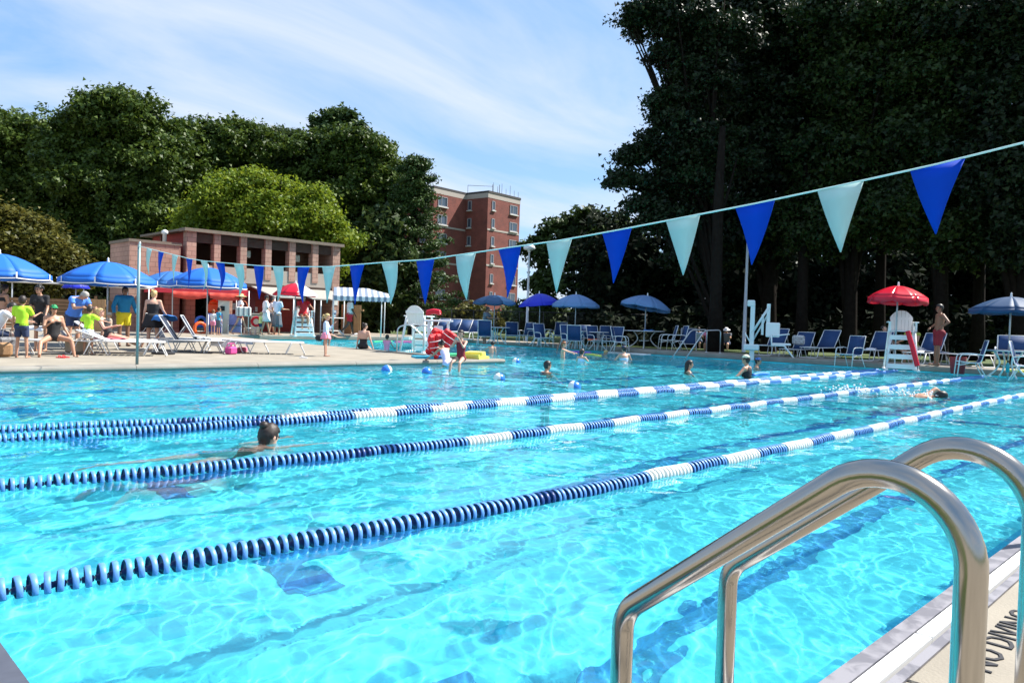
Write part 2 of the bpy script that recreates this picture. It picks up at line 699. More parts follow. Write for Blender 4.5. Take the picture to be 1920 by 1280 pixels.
gut.box((12.7, .7585, ZG - .03), (24.7, .033, .064))      # outer lip y .745-.778
gut.box((12.7, .80, ZG - .09), (24.7, .10, .04))           # trough
gutter = struct('pool_gutter', gut, m_lip)
gm = MB().box((0, 0, 0), (.585, .052, .03)).mesh('grating', m_grate)
for i in range(41):
    link('grating', gm, gutter, (.75 + i * .6 + .3 - .3, .8195, ZG - .018))
mb = MB().box((12.7, .783, ZG - .048), (24.7, .012, .02))
mb.build('slot', m_slot, gutter)
# gutter of the start wall
g2 = MB().box((.50, 7.0, ZG - .10), (.09, 16.0, .199))
g2.box((.40, 7.0, ZG - .07), (.06, 16.0, .12))
struct('pool_gutter', g2, mat('shaded_steel', (0.10, 0.105, 0.13), rough=0.45, metal=.3, noise=.1, nscale=20))  # steel coloured darker in place of the shadow lying on this lip
nd = MB().box((4.0, -10.0, ZG - .5), (60, 12, .1))
near = struct('near_deck', nd, m_conc)
xs = [-12, -6, -1.2, 2.43, 5.0, 8.0, 11, 14, 17, 20, 23, 26, 30, 34]
for i in range(len(xs) - 1):
    L = xs[i + 1] - xs[i] - .012
    for j, (y0, y1) in enumerate(((-3.4, .742), (-9, -3.412))):
        MB().box(((xs[i] + xs[i + 1]) / 2, (y0 + y1) / 2, ZG - .06), (L, y1 - y0, .12), bev=.006).build('slab', m_conc, near)
mb = MB().box((-7.0, 10, ZG - .1), (14.7, 16.5, .2)) 
struct('start_deck', mb, m_conc)

# painted depth marks on the near deck, behind the ladder
txt_m = mat('stencil_paint', (0.02, 0.02, 0.025), rough=.8)


def text_obj(s, size, m, parent, loc, rot, name='lettering', ext=0.002, sx=1.0):
    cu = bpy.data.curves.new(name, 'FONT')
    cu.body = s
    cu.size = size
    cu.extrude = ext
    cu.align_x = 'CENTER'; cu.align_y = 'CENTER'
    cu.resolution_u = 2
    tmp = bpy.data.objects.new('tmp', cu)
    me = bpy.data.meshes.new_from_object(tmp)
    bpy.data.objects.remove(tmp)
    me.materials.clear(); me.materials.append(m)
    o = link(name, me, parent, loc)
    o.rotation_euler = rot
    o.scale = (sx, 1, 1)
    return o


text_obj('NO DIVING', .135, txt_m, near, (3.02, .62, ZG + .0025), (0, 0, 0))

# ------------------------------------------------------------------ lane ropes
m_lblue = mat('rope_blue', (0.10, 0.26, 0.60), rough=.42, noise=.18, nscale=40)
m_dblue = mat('rope_dark', (0.012, 0.045, 0.16), rough=.5)  # darker blue paints the shade inside the hollow disc faces
m_rwhite = mat('rope_white', (0.80, 0.79, 0.76), rough=.4, noise=.08, nscale=40)
m_navy = mat('rope_navy', (0.01, 0.05, 0.20), rough=.4)


def disc_mesh(m_rim, m_face, n=14, r=.056, wd=.024):
    d = MB()
    # rim, axis along x
    R = Matrix.Rotation(PI / 2, 4, 'Y')
    d.lathe([(r * .93, -wd / 2), (r, -wd / 2 + .004), (r, wd / 2 - .004), (r * .93, wd / 2)], n, R, 0)
    # hollow faces with a hub
    d.lathe([(r * .93, -wd / 2), (r * .86, -wd / 2 + .008), (r * .3, -wd / 2 + .010), (.012, -wd / 2 - .010)], n, R, 1)
    d.lathe([(.012, wd / 2 + .010), (r * .3, wd / 2 - .010), (r * .86, wd / 2 - .008), (r * .93, wd / 2)], n, R, 1)
    d._fix = True
    return d.mesh('disc', [m_rim, m_face])


def drum_mesh(m):
    R = Matrix.Rotation(PI / 2, 4, 'Y')
    d = MB().lathe([(.012, -.15), (.050, -.148), (.056, -.14), (.056, .14), (.050, .148), (.012, .15)], 14, R)
    d._fix = True
    return d.mesh('disc', m)


dm_b = disc_mesh(m_lblue, m_dblue)
dm_w = disc_mesh(m_rwhite, m_rwhite)
dm_n = disc_mesh(m_navy, m_navy)
m_cable = mat('rope_cable', (0.5, 0.5, 0.5), rough=.5)


def lane_rope(ctrl, label, pitch=.048, solid_until=4.2, first=0, group='lane ropes across the pool'):
    P = smooth_path([(a, b, 0) for a, b in ctrl], 24)
    P = [p for p in P if p.x > XS + .02]
    # arc length table
    L = [0]
    for i in range(1, len(P)):
        L.append(L[-1] + (P[i] - P[i - 1]).length)
    x_first = P[0]
    root = thing('lane_rope', label, 'lane rope', (P[0].x, P[0].y, .012), group=group)
    r0 = Vector((P[0].x, P[0].y, 0))
    MB().tube([p - r0 + Vector((0, 0, .012 - .012)) for p in P], .006, 5).build('cable', m_cable, root)
    tot = L[-1]
    n_ = int((tot - 1.0) / pitch)
    j = 0
    far_b, far_w = MB(), MB()
    R = Matrix.Rotation(PI / 2, 4, 'Y')
    for i in range(n_):
        s = .03 + i * pitch + random.uniform(-.003, .003)
        while j < len(L) - 2 and L[j + 1] < s:
            j += 1
        t = (s - L[j]) / (L[j + 1] - L[j])
        p = P[j].lerp(P[j + 1], t)
        dr = P[j + 1] - P[j]
        z = wave_at(p.x, p.y) * .6
        a = math.atan2(dr.y, dr.x) + random.uniform(-.11, .11)
        # colour: blue first, then alternating runs, plain blue at the far end
        if s < solid_until or s > tot - 4.0:
            c = 'b'
            if s > tot - 3.9 or abs(s - solid_until * .73) < .07:
                c = 'n' if s < tot - 3.9 or s > tot - 1.6 else 'b'
        else:
            c = 'w' if int((s - solid_until) / .55) % 2 == 0 else 'b'
        me = {'b': dm_b, 'w': dm_w, 'n': dm_n}[c]
        if i < 299:
            o = link('disc', me, root, (p.x - r0.x, p.y - r0.y, z))
            o.rotation_euler = (random.uniform(-.3, .3), random.uniform(-.09, .09), a)
        else:
            M = Matrix.Translation((p.x - r0.x, p.y - r0.y, z)) @ Matrix.Rotation(a, 4, 'Z') @ R
            q = far_w if c == 'w' else far_b
            q.lathe([(.012, -.026), (.050, -.014), (.056, -.010), (.056, .010), (.050, .014), (.012, .026)], 10, M)
    for q, m_ in ((far_b, m_lblue), (far_w, m_rwhite)):
        if q.v:
            q._fix = False
            stuff(q.build('discs', m_, root))
    return root


def wave_at(x, y):
    return float(wave_field(np.array([[x]]), np.array([[y]]))[0, 0])


WCACHE = {}
k11 = 1.1
lane_rope([(-.35 + .9, 3.46), (.72, 3.40), (2.2, 3.24), (3.62, 3.15), (4.76, 3.17), (9.0, 3.24), (16.5, 3.42), (24.9, 3.45)],
          'lane rope nearest the ladder rails, blue discs then white and blue runs', solid_until=4.0)
lane_rope([(.56, 5.48), (1.07, 5.40), (2.6, 5.22), (4.55, 5.12), (9, 5.28), (18.1, 5.57), (23.4, 5.70), (24.9, 5.72)],
          'second lane rope from the ladder, passing just in front of the breaststroke swimmer', solid_until=4.0)
lane_rope([(.56, 7.40), (1.45, 7.34), (3.2, 7.18), (4.97, 7.12), (12, 7.40), (22.0, 7.85), (24.9, 7.95)],
          'third lane rope, lying against a fourth one beyond the breaststroke swimmer', solid_until=4.1)
lane_rope([(.56, 8.02), (1.5, 7.90), (3.2, 7.55), (5.1, 7.36), (12.2, 7.72), (22.2, 8.35), (24.9, 8.5)],
          'farthest lane rope, hugging the back of the third rope', solid_until=3.4)

# small round floats on the divider between lap lanes and play area
m_buoyb = mat('buoy_blue', (0.03, 0.18, 0.62), rough=.3)


def buoy(p, lab):
    t = thing('float_buoy', lab, 'float', (p.x, p.y, .01), random.uniform(0, 3), 'round floats on the divider line')
    R = Matrix.Rotation(PI / 2, 4, 'Y')
    n_ = 8
    a = [(.115 * math.sin(PI * i / 2 / n_), -.115 * math.cos(PI * i / 2 / n_)) for i in range(n_ + 1)]
    b = [(r, -z) for r, z in reversed(a)]
    MB().lathe(a, 14, R).build('blue_half', m_buoyb, t)
    MB().lathe(b, 14, R).build('white_half', m_rwhite, t)
    return t


for px, py, lab in ((725, 695, 'blue and white float nearest the far-left coping corner'),
                    (800, 699, 'blue and white float in front of the girl leaning on the coping'),
                    (936, 711, 'larger looking blue and white float right of the girls at the coping'),
                    (968, 679, 'blue and white float beside the yellow kickboards'),
                    (1077, 727, 'low dark blue float closest to the white and blue lane rope')):
    buoy(G(px, py, 0), lab)
mdl = MB()
pts = [G(*q, 0.01) for q in ((725, 695), (800, 699), (870, 705), (936, 711), (1010, 719), (1077, 727), (1110, 732))]
mdl.tube([q - Vector((0, 0, .008)) for q in smooth_path(pts, 8)], .006, 5)
tag(mdl.build('float_line', mat('line_black', (.03, .04, .05), rough=.6)), 'thin dark float line dotted between the round floats', 'rope')

# ------------------------------------------------------------------ ladder rails
m_ss = mat('brushed_steel', (0.40, 0.37, 0.335), rough=0.16, metal=1.0)
n_ = m_ss.node_tree
p_ = n_.nodes['Principled BSDF']
t_ = n_.nodes.new('ShaderNodeTexCoord'); mp_ = n_.nodes.new('ShaderNodeMapping'); mp_.inputs['Scale'].default_value = (25, 3, 3)
x_ = n_.nodes.new('ShaderNodeTexNoise'); x_.inputs['Scale'].default_value = 6; x_.inputs['Detail'].default_value = 8
n_.links.new(t_.outputs['Object'], mp_.inputs[0]); n_.links.new(mp_.outputs[0], x_.inputs['Vector'])
r_ = n_.nodes.new('ShaderNodeMapRange'); r_.inputs['To Min'].default_value = .10; r_.inputs['To Max'].default_value = .26
n_.links.new(x_.outputs['Fac'], r_.inputs['Value']); n_.links.new(r_.outputs[0], p_.inputs['Roughness'])


lad = thing('ladder_rails', 'pair of curved brushed steel ladder handrails at the near pool edge', 'ladder', (0, 0, 0))
YD, YP = .318, .963
P1 = [Vector((1.32, YP, -.9)), Vector((1.32, YP, .495)), Vector((1.32, YD, 1.012)), Vector((1.32, YD, ZG - .02))]
P1 = arc_fillet(P1, [.09, .13], 16)
MB().tube(P1, .0235, 28).build('handrail', m_ss, lad)
DXR = .44
P2 = [p + Vector((DXR, 0, 0)) for p in P1]
MB().tube(P2, .0235, 28).build('handrail', m_ss, lad)
for zz_ in (-.2, -.5, -.8):
    MB().box((1.32 + DXR / 2, P1[0].y, zz_), (DXR - .04, .09, .025)).build('tread', m_ss, lad)
for xx in (1.32, 1.32 + DXR):
    MB().lathe([(.0245, .03), (.03, .026), (.055, .012), (.06, 0)], 24, Matrix.Translation((xx, P1[-1].y, ZG))).build('escutcheon', m_ss, lad)

# ------------------------------------------------------------------ backstroke flags
m_fb = mat('flag_blue', (0.001, 0.075, 0.60), rough=.7, spec=.15, trans=.25)
m_fa = mat('flag_aqua', (0.52, 0.72, 0.72), rough=.7, spec=.15, trans=.25)
m_pole = mat('pole_paint', (0.20, 0.30, 0.31), rough=.4, metal=.3)
XFL = 5.0
fl_px = [(280, 466), (302, 472), (328, 478), (355, 485), (382, 489), (412, 492), (447, 495), (485, 498), (521, 500), (569, 500), (616, 500), (669, 496), (730, 491), (797, 487), (873, 476), (955, 464), (1048, 451), (1156, 432), (1280, 408), (1415, 382), (1575, 348), (1757, 308), (1978, 253)]
tips = [522, 530, 535, 545, 548, 545, 560, 562, 570, 572, 568, 572, 590, 588, 561, 557, 548, 530, 515, 495, 472, 438, 400]
yz = []
for px, py in fl_px:
    d = RM @ np.array([px - 960.0, py - 640.0, F])
    t = XFL / d[0]
    yz.append((d[1] * t, CAMH + d[2] * t))
ends = [(14.66, 2.27)] + yz + [(.62, 2.24)]
line = thing('flag_line', 'string of blue and pale aqua triangular pennants across the pool', 'bunting', (XFL, 7.5, 0))
o0 = Vector((XFL, 7.5, 0))
MB().tube([Vector((XFL, a, b)) - o0 for a, b in ends], .006, 6).build('cord', mat('cord_aqua', (.55, .8, .78), rough=.5), line)
for i, (a, b) in enumerate(yz):
    wd = .145 if i > 4 else .12
    # the tape slopes with the cord
    sl = (ends[i + 2][1] - ends[i][1]) / (ends[i + 2][0] - ends[i][0])
    tw = random.uniform(-.25, .25)
    px, py = fl_px[i]
    dpt = (np.linalg.inv(RM) @ np.array([XFL, a, b - CAMH]))[2]
    ln = max(.36, min(.46, (tips[i] - py) * dpt / F))
    bend = random.uniform(-.05, .05)
    me = MB()
    nseg = 5
    vs, fs = [], []
    for k in range(nseg + 1):
        t = k / nseg
        hw = wd * (1 - t) + .003
        for e, s_ in enumerate((-1, 1)):
            yy = s_ * hw
            zz_ = -ln * t + (sl * yy if t == 0 else sl * yy * (1 - t))
            vs.append((bend * math.sin(t * 3) + tw * yy * t + .0015, yy + tw * .15 * t, zz_))
    for k in range(nseg):
        fs.append((2 * k, 2 * k + 1, 2 * k + 3, 2 * k + 2))
    me.add(vs, fs, True)
    o = me.build('pennant', m_fa if i % 2 == 0 else m_fb, line)
    o.location = Vector((XFL, a, b - .004)) - o0
    md = o.modifiers.new('cloth', 'SOLIDIFY'); md.thickness = .002; md.offset = 0
for (yy, lab, zt, z0) in ((14.66, 'green grey flag pole on the far-left coping beside the pennants', 2.27, .12), (.62, 'green grey flag pole on the near deck holding the pennants', 2.24, ZG)):
    t = thing('flag_pole', lab, 'pole', (XFL - (.0 if yy > 5 else 0), yy, z0))
    MB().tube([(0, 0, 0), (0, 0, zt - z0 + .03)], .026, 12).build('pole', m_pole, t)
    MB().tube(fillet([(0, 0, zt - z0 + .03), (0, .0, zt - z0 + .07), (0, -.06 if yy > 5 else .06, zt - z0 + .08), (0, -.06 if yy > 5 else .06, zt - z0 + .02)], .03, 4), .009, 8).build('hook', m_white, t)

# ------------------------------------------------------------------ changing-room building
m_block = bpy.data.materials.new('ribbed_block')


def brick_mat(m, c1, c2, cm, scale, bw, bh, off=.5, rough=.85, mortar=.012, ax='XZ'):
    m.use_nodes = True
    n = m.node_tree
    p = n.nodes['Principled BSDF']
    p.inputs['Roughness'].default_value = rough
    t = n.nodes.new('ShaderNodeTexCoord')
    s = n.nodes.new('ShaderNodeSeparateXYZ')
    a = n.nodes.new('ShaderNodeMath'); a.operation = 'ADD'
    c = n.nodes.new('ShaderNodeCombineXYZ')
    n.links.new(t.outputs['Object'], s.inputs[0])
    n.links.new(s.outputs[0], a.inputs[0]); n.links.new(s.outputs[1], a.inputs[1])
    n.links.new(a.outputs[0], c.inputs[0]); n.links.new(s.outputs[2], c.inputs[1])
    b = n.nodes.new('ShaderNodeTexBrick')
    b.inputs['Color1'].default_value = (*c1, 1); b.inputs['Color2'].default_value = (*c2, 1)
    b.inputs['Mortar'].default_value = (*cm, 1)
    b.inputs['Scale'].default_value = scale
    b.inputs['Brick Width'].default_value = bw; b.inputs['Row Height'].default_value = bh
    b.inputs['Mortar Size'].default_value = mortar
    b.offset = off
    n.links.new(c.outputs[0], b.inputs['Vector'])
    x = n.nodes.new('ShaderNodeTexNoise'); x.inputs['Scale'].default_value = .8; x.inputs['Detail'].default_value = 7
    n.links.new(t.outputs['Object'], x.inputs['Vector'])
    mr = n.nodes.new('ShaderNodeMapRange'); mr.inputs['From Min'].default_value = .3; mr.inputs['From Max'].default_value = .7
    mr.inputs['To Min'].default_value = .8; mr.inputs['To Max'].default_value = 1.2
    n.links.new(x.outputs['Fac'], mr.inputs['Value'])
    h = n.nodes.new('ShaderNodeHueSaturation')
    n.links.new(b.outputs['Color'], h.inputs['Color']); n.links.new(mr.outputs[0], h.inputs['Value'])
    n.links.new(h.outputs[0], p.inputs['Base Color'])
    bp = n.nodes.new('ShaderNodeBump'); bp.inputs['Strength'].default_value = .5; bp.inputs['Distance'].default_value = .01
    n.links.new(b.outputs['Fac'], bp.inputs['Height']); bp.invert = True
    n.links.new(bp.outputs[0], p.inputs['Normal'])
    return m


brick_mat(m_block, (.40, .25, .19), (.36, .215, .165), (.22, .13, .10), 1, .40, .20)
m_red = bpy.data.materials.new('red_block')
brick_mat(m_red, (.36, .048, .036), (.32, .042, .032), (.18, .03, .025), 1, .40, .20, mortar=.008)
m_siding = mat('tan_siding', (0.36, 0.31, 0.26), rough=.7, noise=.06, nscale=3)
m_fascia = mat('brown_fascia', (0.17, 0.135, 0.10), rough=.7, noise=.1, nscale=4)
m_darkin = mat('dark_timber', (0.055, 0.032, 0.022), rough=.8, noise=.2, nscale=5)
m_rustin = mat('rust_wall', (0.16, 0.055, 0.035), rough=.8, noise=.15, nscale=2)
m_grey = mat('grey_panel', (0.33, 0.31, 0.28), rough=.6)

BY = 34.0
bld = thing('changing_rooms', 'brick changing-room building with open upper gallery of square piers', 'building', (0, 0, 0))
mb = MB()
# piers, full height
for (x0, x1) in ((13.58, 14.0), (14.81, 15.10), (16.04, 16.35), (17.27, 17.58), (18.51, 18.84), (19.77, 20.09), (20.92, 21.33)):
    lo = .2 if x1 > 21 or abs(x0 - 14.81) < .01 or x0 < 14 else 2.75
    MB().box(((x0 + x1) / 2, BY + .2, (lo + 4.66) / 2), (x1 - x0, .4, 4.66 - lo)).build('pier', m_block, bld)
MB().box((15.4, BY + .2, 1.5), (.6, .42, 2.6)).build('pier', m_block, bld)
MB().box((17.45, BY + .15, 4.60 + .13), (8.05, .62, .14)).build('roof_edge', m_fascia, bld)
MB().box((17.45, BY + 2.9, 4.74), (8.0, 4.9, .10)).build('roof', m_fascia, bld)
MB().box((17.45, BY + .22, 4.42), (7.7, .12, .40)).build('lintel', m_darkin, bld)
# balcony siding boards
for k in range(5):
    MB().box((17.45, BY + .06, 2.60 + k * .140), (7.60 - .02, .05, .138), rz=0).build('siding_board', m_siding, bld)
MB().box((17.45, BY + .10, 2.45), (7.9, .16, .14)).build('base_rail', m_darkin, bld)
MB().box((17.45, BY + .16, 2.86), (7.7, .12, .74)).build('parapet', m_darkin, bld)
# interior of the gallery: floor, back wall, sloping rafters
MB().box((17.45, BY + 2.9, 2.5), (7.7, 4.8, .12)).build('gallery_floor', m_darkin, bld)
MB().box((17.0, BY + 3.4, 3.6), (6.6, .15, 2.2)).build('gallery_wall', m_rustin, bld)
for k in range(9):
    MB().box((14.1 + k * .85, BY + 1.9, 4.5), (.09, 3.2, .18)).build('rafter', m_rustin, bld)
for (x_, z_) in ((16.75, 3.95), (19.35, 3.95)):
    MB().box((x_, BY + .75, z_), (.26, .1, .34), bev=.02).build('wall_lamp', m_cream, bld)
    MB().tube([(x_, BY + .75, z_ + .17), (x_, BY + .75, 4.45)], .012, 5).build('lamp_cord', m_darkin, bld)
MB().ball((14.35, BY + .3, 4.5), (.13, .13, .10)).build('dome_lamp', m_white, bld)
# lower storey
MB().box((18.2, BY + 1.3, 1.3), (5.0, .2, 2.25)).build('wall', m_red, bld)
MB().box((13.9, BY + 2.4, 2.4), (.25, 4.4, 4.55)).build('side_wall', m_red, bld)
MB().box((21.1, BY + 2.7, 2.4), (.3, 4.6, 4.4)).build('side_wall', m_block, bld)
MB().box((18.2, BY + .8, .24), (5.0, .9, .08)).build('step', m_conc, bld)
# doors, rails, notices on the red wall
for x_ in (16.9, 20.0):
    d_ = MB().box((x_, BY + 1.17, 1.2), (.95, .06, 2.0)).build('door', mat('red_door', (.22, .03, .03), rough=.4), bld)
    MB().box((x_ + .38, BY + 1.12, 1.2), (.03, .05, .14)).build('handle', m_steelm, d_)
m_paper = mat('notice_paper', (.72, .74, .70), rough=.6)
m_pink = mat('notice_print', (.45, .25, .25), rough=.7)
m_bluep = mat('notice_blue', (.12, .33, .60), rough=.6)
for (x_, z_, w_, h_, mm) in ((16.35, 1.45, .2, .3, m_paper), (17.4, 1.35, .22, .22, m_paper), (18.65, 1.6, .30, .46, m_paper), (18.7, 1.0, .18, .16, m_paper), (20.35, 1.5, .42, .22, m_paper)):
    nn = MB().box((x_, BY + 1.17, z_), (w_, .02, h_)).build('notice', mm, bld)
    for q in range(3):
        MB().box((x_, BY + 1.155, z_ + h_ * (.25 - q * .22)), (w_ * .7, .006, h_ * .07)).build('print_line', m_pink, nn)
for (x_, z_, w_, h_, mm) in ((15.4, 2.1, .34, .5, m_bluep), (15.38, 1.45, .32, .32, m_bluep), (21.1, 1.95, .3, .5, m_paper), (21.08, 1.35, .2, .16, m_bluep), (21.08, 1.15, .16, .12, m_bluep)):
    nn = MB().box((x_, BY - .012, z_), (w_, .015, h_)).build('notice', mm, bld)
    MB().box((x_, BY - .023, z_ + h_ * .1), (w_ * .7, .005, h_ * .4)).build('print_line', m_paper, nn)
# entrance canopy of sloping grey panels
mb = MB()
for (x0, x1, xa, za) in ((16.6, 18.55, 17.1, 2.45), (18.55, 20.9, 19.0, 2.4)):
    vs = [(x0, BY, 2.42), (x1, BY, 2.42), (x1, BY - 1.3, 1.95), (x0 + .5, BY - 1.3, 1.95)]
    vs2 = [(a, b, c - .05) for a, b, c in vs]
    mb.add(vs + vs2, [(0, 3, 2, 1), (4, 5, 6, 7), (0, 1, 5, 4), (1, 2, 6, 5), (2, 3, 7, 6), (3, 0, 4, 7)])
mb.build('porch_roof', m_grey, bld)
for x_ in (17.15, 18.1, 19.2, 19.55, 20.85):
    MB().tube([(x_, BY - 1.25, .2), (x_, BY - 1.25, 1.95)], .03, 8).build('porch_post', m_white, bld)
for z_ in (.42, 1.05):
    MB().tube([(18.55, BY - 1.25, z_), (19.18, BY - 1.25, z_)], .022, 6).build('porch_rail', m_white, bld)
    MB().tube([(19.57, BY - 1.25, z_), (20.83, BY - 1.25, z_)], .022, 6).build('porch_rail', m_white, bld)

# lower wing on the left
wing = thing('side_wing', 'low brick wing with a flat roof left of the gallery building', 'building', (0, 0, 0))
MB().box((12.3, BY + 1.3, 2.1), (2.1, 2.4, 3.8)).build('wall', m_block, wing)
MB().box((12.3, BY + 1.3, 4.05), (2.2, 2.5, .12)).build('roof', m_fascia, wing)
MB().box((12.2, BY + .08, 1.2), (.9, .06, 2.0)).build('door', m_darkin, wing)
MB().lathe([(.09, 0), (.09, .42), (.14, .44), (.14, .56), (.03, .62)], 10, Matrix.Translation((13.0, BY + 1.0, 4.1)), capb=True).build('vent_pipe', m_white, wing)

# ------------------------------------------------------------------ brick apartment tower
m_brick = bpy.data.materials.new('tower_brick')
brick_mat(m_brick, (.21, .046, .032), (.17, .036, .027), (.13, .07, .055), 1, .5, .16, mortar=.02)
m_stone = mat('tower_stone', (.38, .33, .29), rough=.8)
m_glassd = mat('tower_glass', (.05, .07, .10), rough=.08, spec=.9)
m_frame = mat('tower_frame', (.30, .30, .32), rough=.5)
m_trimw = mat('tower_sill', (.55, .53, .50), rough=.7)
m_roofd = mat('tower_cap', (.045, .04, .04), rough=.8)


def cw(lat, fwd):
    return Vector((lat * .7085 + fwd * .7062, lat * -.7057 + fwd * .7083, 0))


tower = thing('apartment_tower', 'seven storey red brick apartment block rising beyond the trees', 'building', (0, 0, 0))
tu = (cw(.62, .785)).normalized()
tv = (cw(.785, -.62)).normalized()
Q2 = cw(-4.5, 122); Q3 = Q2 + tu * 8.3; Q1 = Q2 - tv * 4.69; Q0 = Q1 - tu * 7.4
QL = Q0 - tv * 5.0; QB3 = Q3 - tv * 16; QBL = QB3 - tu * 16 - tv * 3
QLL = QL - tu * 6
HT = 21.9
plan = [QLL, QL, Q0, Q1, Q2, Q3, QB3, QBL]
MB().prism([(p.x, p.y) for p in plan], 0, HT - 1.1).build('wall', m_brick, tower)
c_ = sum(plan, Vector()) / len(plan)


def off_poly(k):
    return [((p - c_) * k + c_) for p in plan]


MB().prism([(p.x, p.y) for p in off_poly(1.004)], HT - 1.1, HT - .35).build('cornice', m_stone, tower)
MB().prism([(p.x, p.y) for p in off_poly(1.012)], HT - .35, HT).build('parapet_cap', m_roofd, tower)


def facade(A, u, nrm, w0, w1, zc, hh, lite, band=None):
    """a window in the wall that starts at A and runs along u"""
    rz = math.atan2(u.y, u.x)
    m_ = A + u * ((w0 + w1) / 2)
    M = Matrix.Translation((m_.x, m_.y, zc)) @ Matrix.Rotation(rz, 4, 'Z')
    sgn = 1 if (Matrix.Rotation(rz, 3, 'Z') @ Vector((0, 1, 0))).dot(nrm) > 0 else -1
    ww = w1 - w0
    fr = MB()
    for (cx_, cz, sx, sz) in ((-ww / 2 + .05, 0, .1, hh), (ww / 2 - .05, 0, .1, hh), (0, hh / 2 - .05, ww, .1), (0, -hh / 2 + .05, ww, .1)):
        fr.box((cx_, sgn * .03, cz), (sx, .12, sz))
    if ww > 1:
        fr.box((-ww * .12, sgn * .03, 0), (.09, .10, hh - .2))
    f_ = fr.build('window', m_frame, tower)
    f_.matrix_world = M
    MB().box((0, sgn * .0, 0), (ww - .2, .06, hh - .2)).build('pane', lite, f_)
    MB().box((0, sgn * .10, -hh / 2 - .12), (ww + .2, .3, .16)).build('sill', m_trimw, f_)


nl = (tv).normalized()            # lit faces look along +tv
nd_ = (-tu).normalized()          # shaded faces look back along -tu
zrows = [(602.5 - y_) * 122 / F + CAMH for y_ in (384, 417, 451, 484, 521, 554, 588)]
for zc in zrows:
    facade(Q2, tu, nl, 1.0, 1.75, zc, 1.45, m_glassd)
    facade(Q2, tu, nl, 5.6, 7.6, zc, 1.45, m_glassd)
    facade(Q0, tu, nl, .9, 3.0, zc, 1.5, m_glassd)
    facade(Q1, tv, nd_, .5, 1.3, zc + .1, 1.5, m_glassd)
    facade(QL, tv, nd_, 2.2, 3.4, zc, 1.5, m_glassd)
for (A, u, L) in ((Q2, tu, 8.3), (Q0, tu, 7.4)):
    rz = math.atan2(u.y, u.x)
    for zb in ((zrows[1] + zrows[2]) / 2 + .35, (zrows[3] + zrows[4]) / 2 + .5):
        m_ = A + u * (L / 2) + nl * .02
        MB().box((0, 0, 0), (L - .05, .06, .28)).build('string_course', m_stone, tower).matrix_world = Matrix.Translation((m_.x, m_.y, zb)) @ Matrix.Rotation(rz, 4, 'Z')
rl = MB()
for k in range(7):
    p = Q2.lerp(QB3, .1 + k * .1)
    q = Q2.lerp(Q3, .15 + k * .13)
    rl.tube([(q.x, q.y, HT), (q.x, q.y, HT + random.uniform(.8, 1.9))], .03, 5)
a = cw(-8, 126); b = cw(-4, 128)
rl.tube([(a.x, a.y, HT + 1.4), (b.x, b.y, HT + 1.7)], .035, 5)
rl.tube([(a.x, a.y, HT), (a.x, a.y, HT + 1.4)], .035, 5)
rl.tube([(b.x, b.y, HT), (b.x, b.y, HT + 2.0)], .05, 5)
rl.tube([(b.x + .8, b.y - .8, HT), (b.x + .8, b.y - .8, HT + 2.0)], .05, 5)
rl.build('roof_mast', m_roofd, tower)

# second brick block, glimpsed through the trees on the left
blk = thing('distant_block', 'red brick block glimpsed through the trees on the left', 'building', (0, 0, 0))
ctr = at_depth(230, 95, 0)
MB().box((ctr.x, ctr.y, 6), (26, 10, 12)).build('wall', m_brick, blk)
for r_i in range(4):
    for c_i in range(8):
        MB().box((ctr.x - 11 + c_i * 3.1, ctr.y - 5.03, 2 + r_i * 2.9), (1.3, .1, 1.4)).build('window', m_glassd, blk)
# ------------------------------------------------------------------ trees
def leaf_mat(name, c1, c2, c3, tr=.22, sc_=.6, rough=.5):
    m = bpy.data.materials.new(name)
    m.use_nodes = True
    n = m.node_tree
    p = n.nodes['Principled BSDF']
    t = n.nodes.new('ShaderNodeTexCoord')
    x = n.nodes.new('ShaderNodeTexNoise'); x.inputs['Scale'].default_value = sc_; x.inputs['Detail'].default_value = 3
    g = n.nodes.new('ShaderNodeNewGeometry')
    a = n.nodes.new('ShaderNodeMath'); a.operation = 'MULTIPLY'; a.inputs[1].default_value = .55
    b = n.nodes.new('ShaderNodeMath'); b.operation = 'ADD'
    n.links.new(t.outputs['Object'], x.inputs['Vector'])
    n.links.new(g.outputs['Random Per Island'], a.inputs[0])
    n.links.new(a.outputs[0], b.inputs[0]); n.links.new(x.outputs['Fac'], b.inputs[1])
    r = n.nodes.new('ShaderNodeValToRGB')
    e = r.color_ramp.elements
    e[0].position = .40; e[0].color = (*c1, 1)
    e[1].position = 1.05 if False else 1.0; e[1].color = (*c3, 1)
    k = e.new(.72); k.color = (*c2, 1)
    n.links.new(b.outputs[0], r.inputs[0])
    n.links.new(r.outputs[0], p.inputs['Base Color'])
    p.inputs['Roughness'].default_value = rough
    p.inputs['Specular IOR Level'].default_value = .22
    tb = n.nodes.new('ShaderNodeBsdfTranslucent')
    hs = n.nodes.new('ShaderNodeHueSaturation'); hs.inputs['Value'].default_value = 1.5; hs.inputs['Hue'].default_value = .485
    n.links.new(r.outputs[0], hs.inputs['Color']); n.links.new(hs.outputs[0], tb.inputs['Color'])
    ms = n.nodes.new('ShaderNodeMixShader'); ms.inputs[0].default_value = tr
    o = n.nodes['Material Output']
    n.links.new(p.outputs[0], ms.inputs[1]); n.links.new(tb.outputs[0], ms.inputs[2])
    n.links.new(ms.outputs[0], o.inputs['Surface'])
    return m


